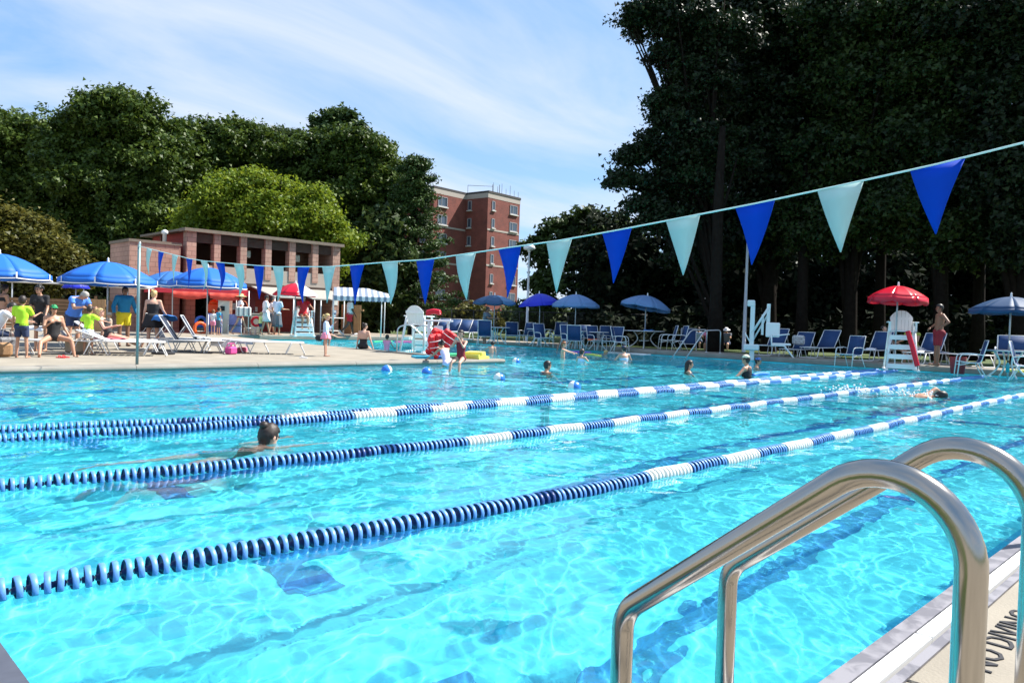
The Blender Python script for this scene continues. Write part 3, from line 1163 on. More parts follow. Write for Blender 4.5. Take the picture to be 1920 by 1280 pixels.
m_oak = leaf_mat('oak_leaves', (.021, .043, .007), (.046, .082, .011), (.080, .125, .018))
m_dark = leaf_mat('shade_toned_leaves', (.004, .010, .004), (.009, .019, .006), (.018, .034, .010), tr=.10)  # leaf greens taken down to stand for the trees' unlit side
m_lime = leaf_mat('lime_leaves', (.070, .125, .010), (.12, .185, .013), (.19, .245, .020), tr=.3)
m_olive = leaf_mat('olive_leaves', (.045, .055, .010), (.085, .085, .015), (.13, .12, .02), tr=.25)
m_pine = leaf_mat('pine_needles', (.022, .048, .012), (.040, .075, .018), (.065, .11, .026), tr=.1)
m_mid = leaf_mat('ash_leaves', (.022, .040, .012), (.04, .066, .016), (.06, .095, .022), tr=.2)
m_wood = leaf_mat('shaded_leaves', (.002, .005, .002), (.005, .010, .003), (.010, .018, .006), tr=.05, rough=.97)  # deep shade under the trees put into the leaf colour
m_oakd = leaf_mat('shady_oak_leaves', (.008, .018, .005), (.016, .032, .007), (.034, .058, .012), tr=.14)  # oak greens lowered, the shade is in the colour
m_bark = mat('bark', (.014, .011, .009), rough=.95, spec=.05, noise=.3, nscale=6, bump=.6, bscale=12)


def leaf_cloud(name, blobs, n, size, m, parent, seed=0, clump=26, csig=.33, drop=0.0, flat=0.0, shell=.45, kind=None, sub=None, core=.84):
    """leaf-sized faces gathered in clumps through the volume of the blobs; blob = (x, y, z, rx, ry, rz)"""
    r = np.random.default_rng(seed)
    n = int(n * 1.9); clump = int(clump * 1.35); size = size * .92
    Bl = np.array(blobs, float)
    if sub:
        # smaller boughs of leaf stand out of the big masses
        k, fr = sub
        out_ = [Bl * np.array([1, 1, 1, core, core, core])]
        for b in Bl:
            dd = r.normal(size=(k, 3)); dd /= np.linalg.norm(dd, axis=1)[:, None]
            dd[:, 2] = np.abs(dd[:, 2]) * .9 - .25
            c_ = b[:3] + dd * b[3:6] * (.72 + .36 * r.random((k, 1)))
            rr = b[3:6][None, :] * fr * (.6 + .8 * r.random((k, 1)))
            rr[:, 2] *= .7
            out_.append(np.hstack([c_, rr]))
        Bl = np.vstack(out_)
    wgt = (Bl[:, 3] * Bl[:, 4] * Bl[:, 5]) ** (2 / 3)
    wgt /= wgt.sum()
    nc = max(1, n // clump)
    bi = r.choice(len(Bl), nc, p=wgt)
    d = r.normal(size=(nc, 3)); d /= np.linalg.norm(d, axis=1)[:, None]
    rad = shell + (1.0 - shell) * r.random(nc) ** .6
    rad *= 1 + .10 * r.normal(size=nc)
    c = Bl[bi, :3] + d * rad[:, None] * Bl[bi, 3:6]
    li = np.repeat(np.arange(nc), clump)
    cs = csig * (0.6 + .8 * r.random(nc))
    p = c[li] + r.normal(size=(len(li), 3)) * cs[li][:, None] * np.array([1, 1, .6])
    if drop:
        p[:, 2] -= np.abs(r.normal(size=len(li))) * drop
    N = len(p)
    # orientation: outward from the blob, tilted up, jittered
    nrm = d[li] * .7 + r.normal(size=(N, 3)) * .75 + np.array([0, 0, .55])
    nrm[:, 2] *= (1 + flat)
    nrm /= np.linalg.norm(nrm, axis=1)[:, None]
    a = r.normal(size=(N, 3))
    u = np.cross(nrm, a); u /= np.linalg.norm(u, axis=1)[:, None]
    v = np.cross(nrm, u)
    s = size * (0.6 + .8 * r.random(N))[:, None]
    asp = (.55 + .35 * r.random(N))[:, None]
    P0 = p - u * s * .9; P1 = p + u * s * .7 + v * s * asp; P2 = p + u * s * .5 - v * s * asp * 1.1 + nrm * s * .15
    co = np.stack([P0, P1, P2], 1).reshape(-1, 3)
    me = bpy.data.meshes.new(name)
    me.vertices.add(3 * N); me.vertices.foreach_set('co', co.ravel())
    me.loops.add(3 * N); me.loops.foreach_set('vertex_index', np.arange(3 * N))
    me.polygons.add(N); me.polygons.foreach_set('loop_start', np.arange(0, 3 * N, 3))
    me.update()
    me.materials.append(m)
    return link(name, me, parent)


def px_blobs(lst, d, yj=1.0, base=None):
    """(px, py, radius in px[, d]) -> ellipsoids in the world"""
    o = []
    for b in lst:
        dd = d + (b[3] if len(b) > 3 else 0)
        r = RM @ np.array([b[0] - 960.0, b[1] - 640.0, F])
        t = dd / F
        R_ = b[2] * dd / F
        o.append((r[0] * t, r[1] * t, CAMH + r[2] * t, R_, R_, R_ * .92))
    return o


def tree(label, lst, d, n, size, m, trunk_px, tr=.35, seed=0, kind='deciduous_tree', group='trees around the pool', limbs=7, clump=22, csig=.24, sub=(14, .24), **kw):
    kw['sub'] = sub
    bl = px_blobs(lst, d)
    base = at_depth(trunk_px, d, 0)
    root = thing(kind, label, 'tree', (base.x, base.y, 0), group=group)
    rel = [(b[0] - base.x, b[1] - base.y, b[2], b[3], b[4], b[5]) for b in bl]
    leaf_cloud('crown', rel, n, size, m, root, seed, clump, csig, **kw)
    r = random.Random(seed)
    top = max(b[2] for b in rel)
    cx = sum(b[0] for b in rel) / len(rel); cy_ = sum(b[1] for b in rel) / len(rel)
    mb = MB()
    pts = [Vector((0, 0, -.1)), Vector((.05, .0, .6)), Vector((cx * .1, cy_ * .1, top * .3)), Vector((cx * .35 + .2, cy_ * .35, top * .55)), Vector((cx * .7, cy_ * .7, top * .82))]
    pts = smooth_path(pts, 4)
    k = len(pts)
    mb.tube(pts, [tr * (1.35 - .1 * 0 if i == 0 else 1.0 - .8 * i / (k - 1)) for i in range(k)], 9)
    for i in range(limbs):
        b = rel[i % len(rel)]
        a = pts[min(k - 3, 4 + i % 7)]
        e = Vector((b[0], b[1], b[2])) + Vector((r.uniform(-.5, .5) * b[3], r.uniform(-.5, .5) * b[3], r.uniform(-.1, .5) * b[5]))
        mid = a.lerp(e, .5) + Vector((r.uniform(-.4, .4), r.uniform(-.4, .4), r.uniform(.1, .7)))
        q = smooth_path([a, mid, e], 4)
        mb.tube(q, [tr * .42 * (1 - .85 * j / (len(q) - 1)) for j in range(len(q))], 6)
        for s_ in range(2):
            e2 = e + Vector((r.uniform(-1, 1), r.uniform(-1, 1), r.uniform(-.2, .9))) * b[3] * .6
            mb.tube(smooth_path([mid, mid.lerp(e2, .5) + Vector((0, 0, .2)), e2], 3), [.1, .085, .07, .06, .04, .03, .02][:7], 5)
    mb.build('trunk', m_bark, root)
    return root


tree('dark oak filling the far left edge behind the blue umbrella', [(-10, 260, 85), (70, 270, 82), (10, 360, 100), (90, 380, 90), (-90, 300, 100), (-40, 430, 90), (70, 460, 80)], 50, 44000, .15, m_oak, 40, seed=1)
tree('tallest round-topped oak on the left, crown highest of the row', [(190, 235, 78), (255, 235, 78), (150, 300, 80), (300, 310, 82), (215, 350, 105), (150, 420, 80), (290, 420, 85), (220, 205, 50), (210, 480, 90)], 48, 58000, .15, m_oak, 215, seed=2)
tree('oak with a flat shoulder behind the lime green tree', [(340, 262, 46), (442, 252, 40), (365, 270, 62), (420, 285, 66), (470, 275, 60), (350, 350, 75), (430, 360, 85), (380, 430, 70), (330, 430, 60)], 53, 38000, .15, m_oak, 390, seed=3)
tree('grey green oak left of the pine tops, dipping skyline', [(555, 278, 40), (505, 285, 60), (475, 330, 60), (540, 330, 60), (510, 390, 80)], 57, 22000, .16, m_mid, 515, seed=4)
tree('broad dark oak behind the right end of the gallery building', [(705, 285, 44), (735, 325, 38), (760, 360, 36), (585, 295, 60), (640, 280, 62), (690, 300, 55), (570, 360, 70), (660, 365, 80), (610, 430, 80), (700, 420, 70), (720, 350, 60), (650, 500, 80), (720, 500, 60)], 55, 50000, .15, m_oak, 655, seed=5)
tree('dark pine poking above the oaks in the middle of the row', [(615, 235, 26), (640, 225, 26), (655, 250, 34), (628, 262, 40)], 62, 5000, .22, m_pine, 635, seed=6, kind='pine_tree')
tree('loose maple with pale leaves beside the striped awning', [(700, 470, 62), (730, 500, 50), (690, 540, 60), (735, 560, 42), (715, 430, 50), (690, 590, 40), (745, 592, 30)], 47, 16000, .23, m_mid, 722, seed=7)
tree('lime green bushy tree behind the gallery roof', [(438, 338, 24), (462, 330, 18), (485, 335, 20), (592, 372, 26), (420, 375, 55), (470, 365, 52), (520, 372, 50), (385, 420, 58), (450, 420, 75), (530, 420, 66), (580, 410, 58), (620, 440, 42), (600, 470, 45), (350, 450, 45), (480, 470, 80), (610, 510, 40)], 44, 46000, .115, m_lime, 480, seed=8, csig=.26, clump=18, shell=.3, sub=(14, .36), core=.70)
tree('olive coloured feathery shrub tree at the far left', [(-10, 430, 62), (40, 445, 58), (85, 470, 48), (120, 490, 34), (10, 500, 60), (70, 520, 50), (-50, 470, 70), (115, 525, 34)], 36, 22000, .12, m_olive, 30, tr=.2, seed=9, csig=.3, clump=18, flat=1.0)

# white pine with whorled layers beside the tower
pb = at_depth(772, 48, 0)
pine = thing('pine_tree', 'white pine with layered drooping boughs beside the brick tower', 'tree', (pb.x, pb.y, 0), group='trees around the pool')
r_ = random.Random(5)
bl, tm = [], MB()
HP = (596 - 288) * 48 / F + CAMH
tm.tube([(0, 0, 0), (0, 0, HP * .5), (0, 0, HP)], [.3, .2, .04], 8)
for k in range(62):
    z = HP * (.12 + .86 * (k / 62.0) ** .9)
    L = (1 - (z / HP)) * 2.7 + .5 + r_.uniform(-.4, .5)
    a = k * 2.399 + r_.uniform(-.2, .2)
    e = Vector((math.cos(a) * L, math.sin(a) * L, z + L * .12))
    tm.tube([(0, 0, z), (e.x * .6, e.y * .6, z + L * .02), (e.x, e.y, e.z)], [.05, .035, .015], 5)
    for q in (.4, .7, 1.0):
        bl.append((e.x * q, e.y * q, z + L * .12 * q * q + .05, .5 * (1.1 - q * .3), .5 * (1.1 - q * .3), .15))
tm.build('trunk', m_bark, pine)
leaf_cloud('crown', bl, 20000, .09, m_pine, pine, 12, 14, .15, shell=.1, flat=.5)

tree('open branched ash tree left of the pale umbrellas', [(1100, 425, 48), (1050, 440, 42), (1150, 440, 46), (1010, 470, 36), (1090, 490, 60), (1180, 470, 50), (1030, 530, 42), (1110, 560, 48), (1190, 540, 50), (1150, 590, 40), (1000, 590, 40)], 58, 17000, .22, m_mid, 1130, tr=.4, seed=13, limbs=14, shell=.35)
tree('rounded olive bush at the foot of the brick tower', [(880, 590, 26), (850, 598, 22), (905, 600, 20), (925, 606, 18)], 60, 4500, .16, m_olive, 880, tr=.08, seed=14, kind='round_bush', group='shrubs behind the chairs')

RG = 'big dark trees on the right'
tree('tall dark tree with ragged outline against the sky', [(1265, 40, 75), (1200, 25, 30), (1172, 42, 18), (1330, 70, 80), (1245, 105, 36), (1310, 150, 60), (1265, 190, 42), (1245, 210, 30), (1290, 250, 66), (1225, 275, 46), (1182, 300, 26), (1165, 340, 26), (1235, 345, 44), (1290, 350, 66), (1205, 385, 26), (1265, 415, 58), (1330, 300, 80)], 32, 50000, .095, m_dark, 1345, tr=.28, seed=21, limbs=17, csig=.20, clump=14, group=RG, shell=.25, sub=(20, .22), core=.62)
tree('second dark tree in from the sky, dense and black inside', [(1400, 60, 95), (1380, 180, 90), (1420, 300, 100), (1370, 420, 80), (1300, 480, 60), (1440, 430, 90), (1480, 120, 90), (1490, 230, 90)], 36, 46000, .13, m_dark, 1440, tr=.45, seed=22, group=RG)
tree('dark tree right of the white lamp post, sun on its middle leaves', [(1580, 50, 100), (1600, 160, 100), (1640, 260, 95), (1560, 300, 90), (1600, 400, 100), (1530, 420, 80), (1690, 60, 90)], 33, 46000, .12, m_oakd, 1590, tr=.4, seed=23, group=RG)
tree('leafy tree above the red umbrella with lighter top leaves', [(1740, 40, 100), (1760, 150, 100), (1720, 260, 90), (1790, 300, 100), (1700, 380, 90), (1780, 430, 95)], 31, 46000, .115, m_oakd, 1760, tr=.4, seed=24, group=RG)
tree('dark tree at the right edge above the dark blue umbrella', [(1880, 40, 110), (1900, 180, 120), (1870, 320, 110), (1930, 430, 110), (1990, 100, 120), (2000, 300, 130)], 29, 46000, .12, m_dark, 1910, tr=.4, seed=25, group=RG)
# wood behind the chairs: nobody could count it
bl = px_blobs([(1150 + 62 * i, 470 + (i % 3) * 26, 85, (i % 4) * 2.2) for i in range(15)], 42)
bl += px_blobs([(1130 + 62 * i, 565 + (i % 2) * 20, 70, (i % 3) * 2.0) for i in range(15)], 44)
bl += px_blobs([(1380 + 70 * i, 250 + (i % 2) * 70, 110, (i % 3) * 2.0) for i in range(10)], 46)
bl += px_blobs([(1370 + 70 * i, 60 + (i % 2) * 50, 120, (i % 3) * 2.0) for i in range(10)], 50)
bl += px_blobs([(1130 + 45 * i, 618 + (i % 2) * 8, 42, (i % 3) * 1.5) for i in range(20)], 39)
bl += px_blobs([(1140 + 30 * i, 645 + (i % 2) * 6, 26, (i % 3) * 1.0) for i in range(29)], 38.5)
bl += px_blobs([(1130 + 45 * i, 600, 50, 3 + (i % 3) * 1.5) for i in range(20)], 42)
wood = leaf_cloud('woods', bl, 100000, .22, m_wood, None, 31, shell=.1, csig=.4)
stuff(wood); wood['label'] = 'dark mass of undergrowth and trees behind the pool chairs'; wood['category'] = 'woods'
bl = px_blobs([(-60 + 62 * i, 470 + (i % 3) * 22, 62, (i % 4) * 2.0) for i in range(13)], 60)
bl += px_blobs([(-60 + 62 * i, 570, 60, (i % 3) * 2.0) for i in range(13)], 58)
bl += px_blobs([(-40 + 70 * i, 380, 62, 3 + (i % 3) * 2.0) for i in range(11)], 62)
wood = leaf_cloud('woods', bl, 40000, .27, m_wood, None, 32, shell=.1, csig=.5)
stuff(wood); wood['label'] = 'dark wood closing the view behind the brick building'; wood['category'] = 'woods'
bl = px_blobs([(960 + 40 * i, 598 + (i % 2) * 8, 26) for i in range(8)], 62)
wood = leaf_cloud('shrubbery', bl, 9000, .22, m_mid, None, 33, shell=.2)
stuff(wood); wood['label'] = 'low tangled shrubbery behind the chain link fence'; wood['category'] = 'shrubbery'
# trunks that show dark in the shade on the right
for i, (px, d, lab) in enumerate(((1338, 30, 'straight bare trunk right of the pool steps'), (1500, 33, 'bare trunk behind the folding chairs'), (1645, 34, 'bare trunk left of the lifeguard chair'), (1830, 32, 'bare trunk behind the shirtless lifeguard'))):
    b = at_depth(px, d, 0)
    t = thing('tree_trunk', lab, 'tree trunk', (b.x, b.y, 0), group='bare trunks in the shade')
    MB().tube([(0, 0, -.1), (.02, 0, 2), (.1, .1, 6), (.2, .1, 9)], [.34, .24, .2, .12], 9).build('trunk', m_bark, t)
    MB().tube([(.1, .1, 5), (.9, .2, 6.4), (1.4, .1, 8)], [.09, .06, .03], 6).build('limb', m_bark, t)
# grass blades along the coping on the right
r = np.random.default_rng(3)
N = 26000
gx = 26.85 + r.random(N) ** 1.5 * 5.0; gy = -4 + r.random(N) * 46
h = .03 + .05 * r.random(N); a = r.random(N) * 6.28; w_ = .008
co = np.stack([np.stack([gx - w_ * np.cos(a), gy - w_ * np.sin(a), gx * 0 - .02], 1), np.stack([gx + w_ * np.cos(a), gy + w_ * np.sin(a), gx * 0 - .02], 1),
               np.stack([gx + r.normal(size=N) * .03, gy + r.normal(size=N) * .03, .1 + h + 0 * gx], 1)], 1).reshape(-1, 3)
me = bpy.data.meshes.new('grass')
me.vertices.add(3 * N); me.vertices.foreach_set('co', co.ravel())
me.loops.add(3 * N); me.loops.foreach_set('vertex_index', np.arange(3 * N))
me.polygons.add(N); me.polygons.foreach_set('loop_start', np.arange(0, 3 * N, 3))
me.update(); me.materials.append(mat('grass_blade', (.10, .17, .025), rough=.6, trans=.3))
g = link('grass', me); stuff(g)
gb = MB().box((33.3, 18, .035), (13, 60, .13)).build('lawn', m_lawn)
gb['kind'] = 'structure'
# ------------------------------------------------------------------ people
def facing(px, fa):
    """rotation about z for something at column px that faces fa degrees: 0 away from the viewer, 90 to the right, 180 towards us"""
    return math.radians(-45 - math.degrees(math.atan2(px - 960, F)) - fa)


SKIN = {'fair': mat('skin_fair', (.58, .33, .235), rough=.5), 'tan': mat('skin_tan', (.47, .25, .16), rough=.5),
        'brown': mat('skin_brown', (.22, .11, .065), rough=.5), 'dark': mat('skin_dark', (.075, .04, .026), rough=.45)}
HAIR = {'black': mat('hair_black', (.012, .010, .009), rough=.5), 'brown': mat('hair_brown', (.022, .012, .008), rough=.55),
        'blond': mat('hair_blond', (.50, .36, .15), rough=.55), 'red': mat('hair_red', (.22, .08, .03), rough=.55),
        'grey': mat('hair_grey', (.35, .33, .30), rough=.6)}
m_eye = mat('eye_dark', (.02, .015, .012), rough=.2)
m_lip = mat('lip', (.35, .10, .09), rough=.5)
m_sungl = mat('sunglasses', (.01, .01, .012), rough=.15)


def cloth(name, c):
    return mat(name, c, rough=.8, noise=.07, nscale=9)


BONES = ['head', 'neck', 'chest', 'belly', 'pelvis', 'thigh_l', 'thigh_r', 'calf_l', 'calf_r', 'foot_l', 'foot_r', 'uarm_l', 'uarm_r', 'farm_l', 'farm_r', 'shoulder_l', 'shoulder_r', 'hand_l', 'hand_r']


def skeleton(h, kid, female, P):
    """joint positions; local frame: +Y forward, +X the person's right, z up, pelvis at the origin"""
    f = h / 1.72
    rad = math.radians
    kf = .80 if kid else 1.0        # shoulder and limb thickness of a child
    lean = rad(P.get('lean', 0)); side = rad(P.get('side', 0)); tw = rad(P.get('twist', 0))
    T = Matrix.Rotation(tw, 3, 'Z') @ Matrix.Rotation(side, 3, 'Y') @ Matrix.Rotation(-lean, 3, 'X')
    bend = rad(P.get('bend', 0))
    T2 = T @ Matrix.Rotation(-bend, 3, 'X')
    pel = Vector((0, 0, 0))
    J = {'pel': pel}
    J['belly'] = pel + T @ Vector((0, 0, .16)) * f
    J['chest'] = J['belly'] + T2 @ Vector((0, 0, .18)) * f
    J['neck'] = J['chest'] + T2 @ Vector((0, 0, .17)) * f
    H = T2 @ Matrix.Rotation(rad(P.get('hyaw', 0)), 3, 'Z') @ Matrix.Rotation(-rad(P.get('hpitch', 0)), 3, 'X')
    J['head0'] = J['neck'] + T2 @ Vector((0, .015, .055)) * f
    hs = (1.0 if not kid else 1.12 + (1.3 - h) * .35)
    J['head1'] = J['head0'] + H @ Vector((0, .025, .125)) * f * hs
    J['H'] = H; J['hs'] = hs * f
    sw = (.175 if female else .195) * (.86 if kid else 1) * f
    for s, sd in ((-1, 'l'), (1, 'r')):
        g = lambda k, d: P.get(k + '_' + sd, P.get(k, d))
        J['sh_' + sd] = J['chest'] + T2 @ Vector((s * sw, 0, .125 * f))
        a, b, e, o = rad(g('arm', 4)), rad(g('out', 8)), rad(g('elbow', 12)), rad(g('fin', 0))
        ua = Vector((s * math.sin(b), math.sin(a) * math.cos(b), -math.cos(a) * math.cos(b)))
        ua = T @ ua if P.get('armrel') else ua
        J['el_' + sd] = J['sh_' + sd] + ua * .285 * f
        fa_ = Vector((s * math.sin(b) * math.cos(o) - s * math.sin(o), math.sin(a + e) * math.cos(o), -math.cos(a + e)))
        fa_ = T @ fa_ if P.get('armrel') else fa_
        fa_.normalize()
        J['wr_' + sd] = J['el_' + sd] + fa_ * .25 * f
        J['ha_' + sd] = J['wr_' + sd] + fa_ * .085 * f
        J['fd_' + sd] = fa_
        hw = (.095 if female else .09) * (.8 if kid else 1) * f
        J['hip_' + sd] = pel + Vector((s * hw * math.cos(tw * .3), 0, -.04 * f))
        a, b, k = rad(g('hip', 0)), rad(g('splay', 3)), rad(g('knee', 0))
        LL = .43 * f * (.93 if kid else 1)
        th = Vector((s * math.sin(b), math.sin(a) * math.cos(b), -math.cos(a) * math.cos(b)))
        J['kn_' + sd] = J['hip_' + sd] + th * LL
        ca = Vector((s * math.sin(b) * .3, math.sin(a - k), -math.cos(a - k))).normalized()
        J['an_' + sd] = J['kn_' + sd] + ca * LL
        ft = rad(g('foot', 0))
        fd = Vector((s * .12, math.cos(a - k + ft), math.sin(a - k + ft))).normalized()
        J['to_' + sd] = J['an_' + sd] + fd * .17 * f + ca * .035 * f
        J['hl_' + sd] = J['an_' + sd] - fd * .04 * f + ca * .04 * f
    return J, f


def bone_list(J, f, kid, female, fat=1.0):
    t = (.86 if kid else (.92 if female else 1.0)) * f * fat
    t2 = (.84 if kid else (.9 if female else 1.0)) * f * (1 + (fat - 1) * .6)
    B = []
    S = lambda n, a, b, ra, rb, q=1.0: B.append((n, J[a] if isinstance(a, str) else a, J[b] if isinstance(b, str) else b, ra, rb, q))
    S('pelvis', 'hip_l', 'hip_r', .095 * t, .095 * t)
    S('pelvis', 'pel', J['pel'] + (J['belly'] - J['pel']) * .4, .125 * t, .115 * t, 1.25)
    S('belly', J['pel'] + (J['belly'] - J['pel']) * .3, 'belly', .115 * t, .108 * t, 1.28)
    S('belly', 'belly', J['belly'] + (J['chest'] - J['belly']) * .5, .108 * t, .115 * t, 1.3)
    S('chest', J['belly'] + (J['chest'] - J['belly']) * .5, J['chest'] + (J['neck'] - J['chest']) * .35, .115 * t, .118 * t, 1.42)
    S('chest', J['chest'], J['chest'] + (J['neck'] - J['chest']) * .75, .105 * t, .075 * t, 1.3)
    S('neck', J['neck'] - (J['neck'] - J['chest']) * .15, J['head0'] + (J['head1'] - J['head0']) * .3, .055 * t2, .052 * t2)
    for s in 'lr':
        S('shoulder_' + s, J['chest'] + (J['neck'] - J['chest']) * .72, 'sh_' + s, .062 * t, .062 * t2)
        S('uarm_' + s, 'sh_' + s, 'el_' + s, .056 * t2, .041 * t2)
        S('farm_' + s, 'el_' + s, 'wr_' + s, .042 * t2, .027 * t2)
        S('hand_' + s, J['wr_' + s], J['ha_' + s], .027 * t2, .032 * t2)
        S('thigh_' + s, 'hip_' + s, 'kn_' + s, .090 * t, .056 * t2)
        S('calf_' + s, 'kn_' + s, J['kn_' + s] + (J['an_' + s] - J['kn_' + s]) * .35, .055 * t2, .057 * t2)
        S('calf_' + s, J['kn_' + s] + (J['an_' + s] - J['kn_' + s]) * .35, 'an_' + s, .057 * t2, .036 * t2)
        S('foot_' + s, 'hl_' + s, 'to_' + s, .036 * t2, .030 * t2)
    return B


def capsule(mb, a, b, ra, rb, q, side):
    """tapered round-ended solid; q widens it along the body's side direction"""
    n, m = 12, 4
    ax = (b - a)
    L = ax.length
    ax = ax.normalized() if L > 1e-6 else Vector((0, 0, 1))
    u = side - ax * side.dot(ax)
    if u.length < .2:
        u = ax.orthogonal()
    u.normalize()
    v = ax.cross(u)
    rings = []
    for i in range(m + 1):
        an = PI / 2 * (1 - i / m)
        rings.append((a - ax * ra * math.sin(an), ra * math.cos(an)))
    for i in range(m + 1):
        an = PI / 2 * i / m
        rings.append((b + ax * rb * math.sin(an), rb * math.cos(an)))
    vs, fs = [], []
    for c, r in rings:
        r = max(r, .0008)
        for k in range(n):
            w_ = 2 * PI * k / n
            vs.append(c + u * math.cos(w_) * r * q + v * math.sin(w_) * r)
    for i in range(len(rings) - 1):
        for k in range(n):
            fs.append((i * n + k, i * n + (k + 1) % n, (i + 1) * n + (k + 1) % n, (i + 1) * n + k))
    fs.append(tuple(reversed(range(n)))); fs.append(tuple((len(rings) - 1) * n + k for k in range(n)))
    mb.add(vs, fs, True)


def remesh(mb, vox, smooth=3, fac=.5):
    me = bpy.data.meshes.new('tmp'); me.from_pydata(mb.v, [], mb.f)
    ob = bpy.data.objects.new('tmp', me); col.objects.link(ob)
    md = ob.modifiers.new('r', 'REMESH'); md.mode = 'VOXEL'; md.voxel_size = vox; md.use_smooth_shade = True
    if smooth:
        ms = ob.modifiers.new('s', 'SMOOTH'); ms.factor = fac; ms.iterations = smooth
    dg = bpy.context.evaluated_depsgraph_get()
    m2 = bpy.data.meshes.new_from_object(ob.evaluated_get(dg))
    bpy.data.objects.remove(ob); bpy.data.meshes.remove(me)
    n = len(m2.vertices)
    co = np.empty(n * 3); m2.vertices.foreach_get('co', co)
    no = np.empty(n * 3); m2.vertices.foreach_get('normal', no)
    fc = [tuple(p.vertices) for p in m2.polygons]
    bpy.data.meshes.remove(m2)
    return co.reshape(-1, 3), no.reshape(-1, 3), fc


def np_mesh(name, co, fc, mats, smooth=True, mi=None):
    me = bpy.data.meshes.new(name)
    me.from_pydata([tuple(c) for c in co], [], fc)
    for m in (mats if isinstance(mats, list) else [mats]):
        me.materials.append(m)
    me.polygons.foreach_set('use_smooth', np.full(len(fc), smooth))
    if mi is not None:
        me.polygons.foreach_set('material_index', mi)
    me.update()
    return me


HEADS = {}


def person(label, loc, rz, h=1.7, skin='fair', hair=('brown', 'short'), pose=None, wear=(), kid=False, female=False, fat=1.0,
           vox=None, face=True, seat=None, head_z=None, group=None, pelvis_z=None, extra=None):
    P = pose or {}
    J, f = skeleton(h, kid, female, P)
    B = bone_list(J, f, kid, female, fat)
    T = (J['sh_r'] - J['sh_l']).normalized()
    mb = MB()
    for (nme, a, b, ra, rb, q) in B:
        capsule(mb, a, b, ra, rb, q, T)
    hs = J['hs']
    HM = Matrix.Translation(J['head0'].lerp(J['head1'], .72)) @ J['H'].to_4x4()
    hm = MB()
    hm.ball((0, .0, .035 * hs), (.074 * hs, .093 * hs, .098 * hs), 16, 10, HM)
    hm.ball((0, .028 * hs, -.035 * hs), (.056 * hs, .062 * hs, .070 * hs), 14, 9, HM)
    mb.add(hm.v, hm.f, True)
    if female and not kid:
        for s in (-1, 1):
            c = J['chest'] + (J['neck'] - J['chest']) * .1 + T * s * .075 * f
            fw = (J['neck'] - J['chest']).normalized().cross(T)
            mb.ball(tuple(c + fw * .085 * f * fat * .9), .062 * f * fat, 10, 7)
    fw = (J['chest'] - J['pel']).normalized().cross(T)
    for s in 'lr':
        c = J['hip_' + s] - fw * .045 * f
        mb.ball(tuple(c), .095 * f * fat * (.85 if kid else 1), 10, 7)
    v_ = vox or max(.016, .021 * f)
    co, no, fc = remesh(mb, v_)
    # which bone each vertex follows
    best = np.full(len(co), 1e9); bi = np.zeros(len(co), int); bt = np.zeros(len(co))
    for i, (nme, a, b, ra, rb, q) in enumerate(B):
        A = np.array(a); D = np.array(b) - A
        L2 = max(D @ D, 1e-9)
        t = np.clip((co - A) @ D / L2, 0, 1)
        dd = np.linalg.norm(co - (A + t[:, None] * D), axis=1) / ((ra + (rb - ra) * t) * (q ** .6))
        k = dd < best
        best[k] = dd[k]; bi[k] = i; bt[k] = t[k]
    names = np.array([b[0] for b in B])[bi]
    inv = np.array(HM.inverted())
    hc = (inv[:3, :3] @ co.T).T + inv[:3, 3]
    hr = np.sqrt((hc[:, 0] / .09) ** 2 + (hc[:, 1] / .11) ** 2 + ((hc[:, 2]) / .13) ** 2) / hs
    ishead = (hr < 1.12) & (hc[:, 2] > -.10 * hs)
    names = np.where(ishead, 'head', names)
    root = thing('person', label, 'person', loc, rz, group)
    hd = J['head0'].lerp(J['head1'], .72)
    HEADS[root.name] = Matrix.Rotation(rz, 3, 'Z') @ Vector((hd.x, hd.y, 0))
    # height on the ground, seat or in the water
    mz = min(v[2] for v in co)
    if head_z is not None:
        dz = head_z - (J['head0'].lerp(J['head1'], .72)).z
    elif pelvis_z is not None:
        dz = pelvis_z
    elif seat is not None:
        low = min((J['hip_l'] - Vector((0, 0, .1 * f))).z, 0)
        dz = seat - low
    else:
        dz = -mz
    off = np.array([0, 0, dz])
    parts = []
    # hands: palm is in the body; add fingers and thumb to the same mesh
    fb = MB()
    for s, sg in (('l', -1), ('r', 1)):
        d = J['fd_' + s]; base = J['ha_' + s]
        sdv = d.cross(Vector((0, 0, 1)));
        if sdv.length < .2:
            sdv = Vector((0, 1, 0))
        sdv.normalize(); dn = sdv.cross(d).normalized()
        if dn.z > 0:
            dn = -dn
        fr = .0095 * f * (1.0 if not kid else .95)
        for q, ln in ((-1.5, .062), (-.5, .072), (.5, .068), (1.5, .054)):
            p0 = base + sdv * q * .019 * f - d * .012 * f
            p1 = p0 + d * ln * .5 * f + dn * .006 * f
            p2 = p1 + d * ln * .5 * f + dn * .022 * f
            fb.tube([p0, p1, p2], [fr, fr * .95, fr * .7], 6)
        p0 = base - d * .05 * f + sdv * sg * -.02 * f
        p1 = p0 + d * .035 * f + sdv * sg * -.022 * f + dn * .01 * f
        p2 = p1 + d * .03 * f + dn * .012 * f
        fb.tube([p0, p1, p2], [fr * 1.15, fr, fr * .75], 6)
    # ears and nose
    for s in (-1, 1):
        fb.ball((s * .078 * hs, -.005 * hs, .012 * hs), (.010 * hs, .020 * hs, .030 * hs), 8, 6, HM)
    fb.ball((0, .090 * hs, .002 * hs), (.012 * hs, .018 * hs, .022 * hs), 8, 6, HM)
    nb = len(co)
    allc = np.vstack([co + off, np.array(fb.v) + off]) if fb.v else co + off
    allf = fc + [tuple(nb + i for i in q) for q in fb.f]
    body = link('body', np_mesh('body', allc, allf, SKIN[skin]), root)
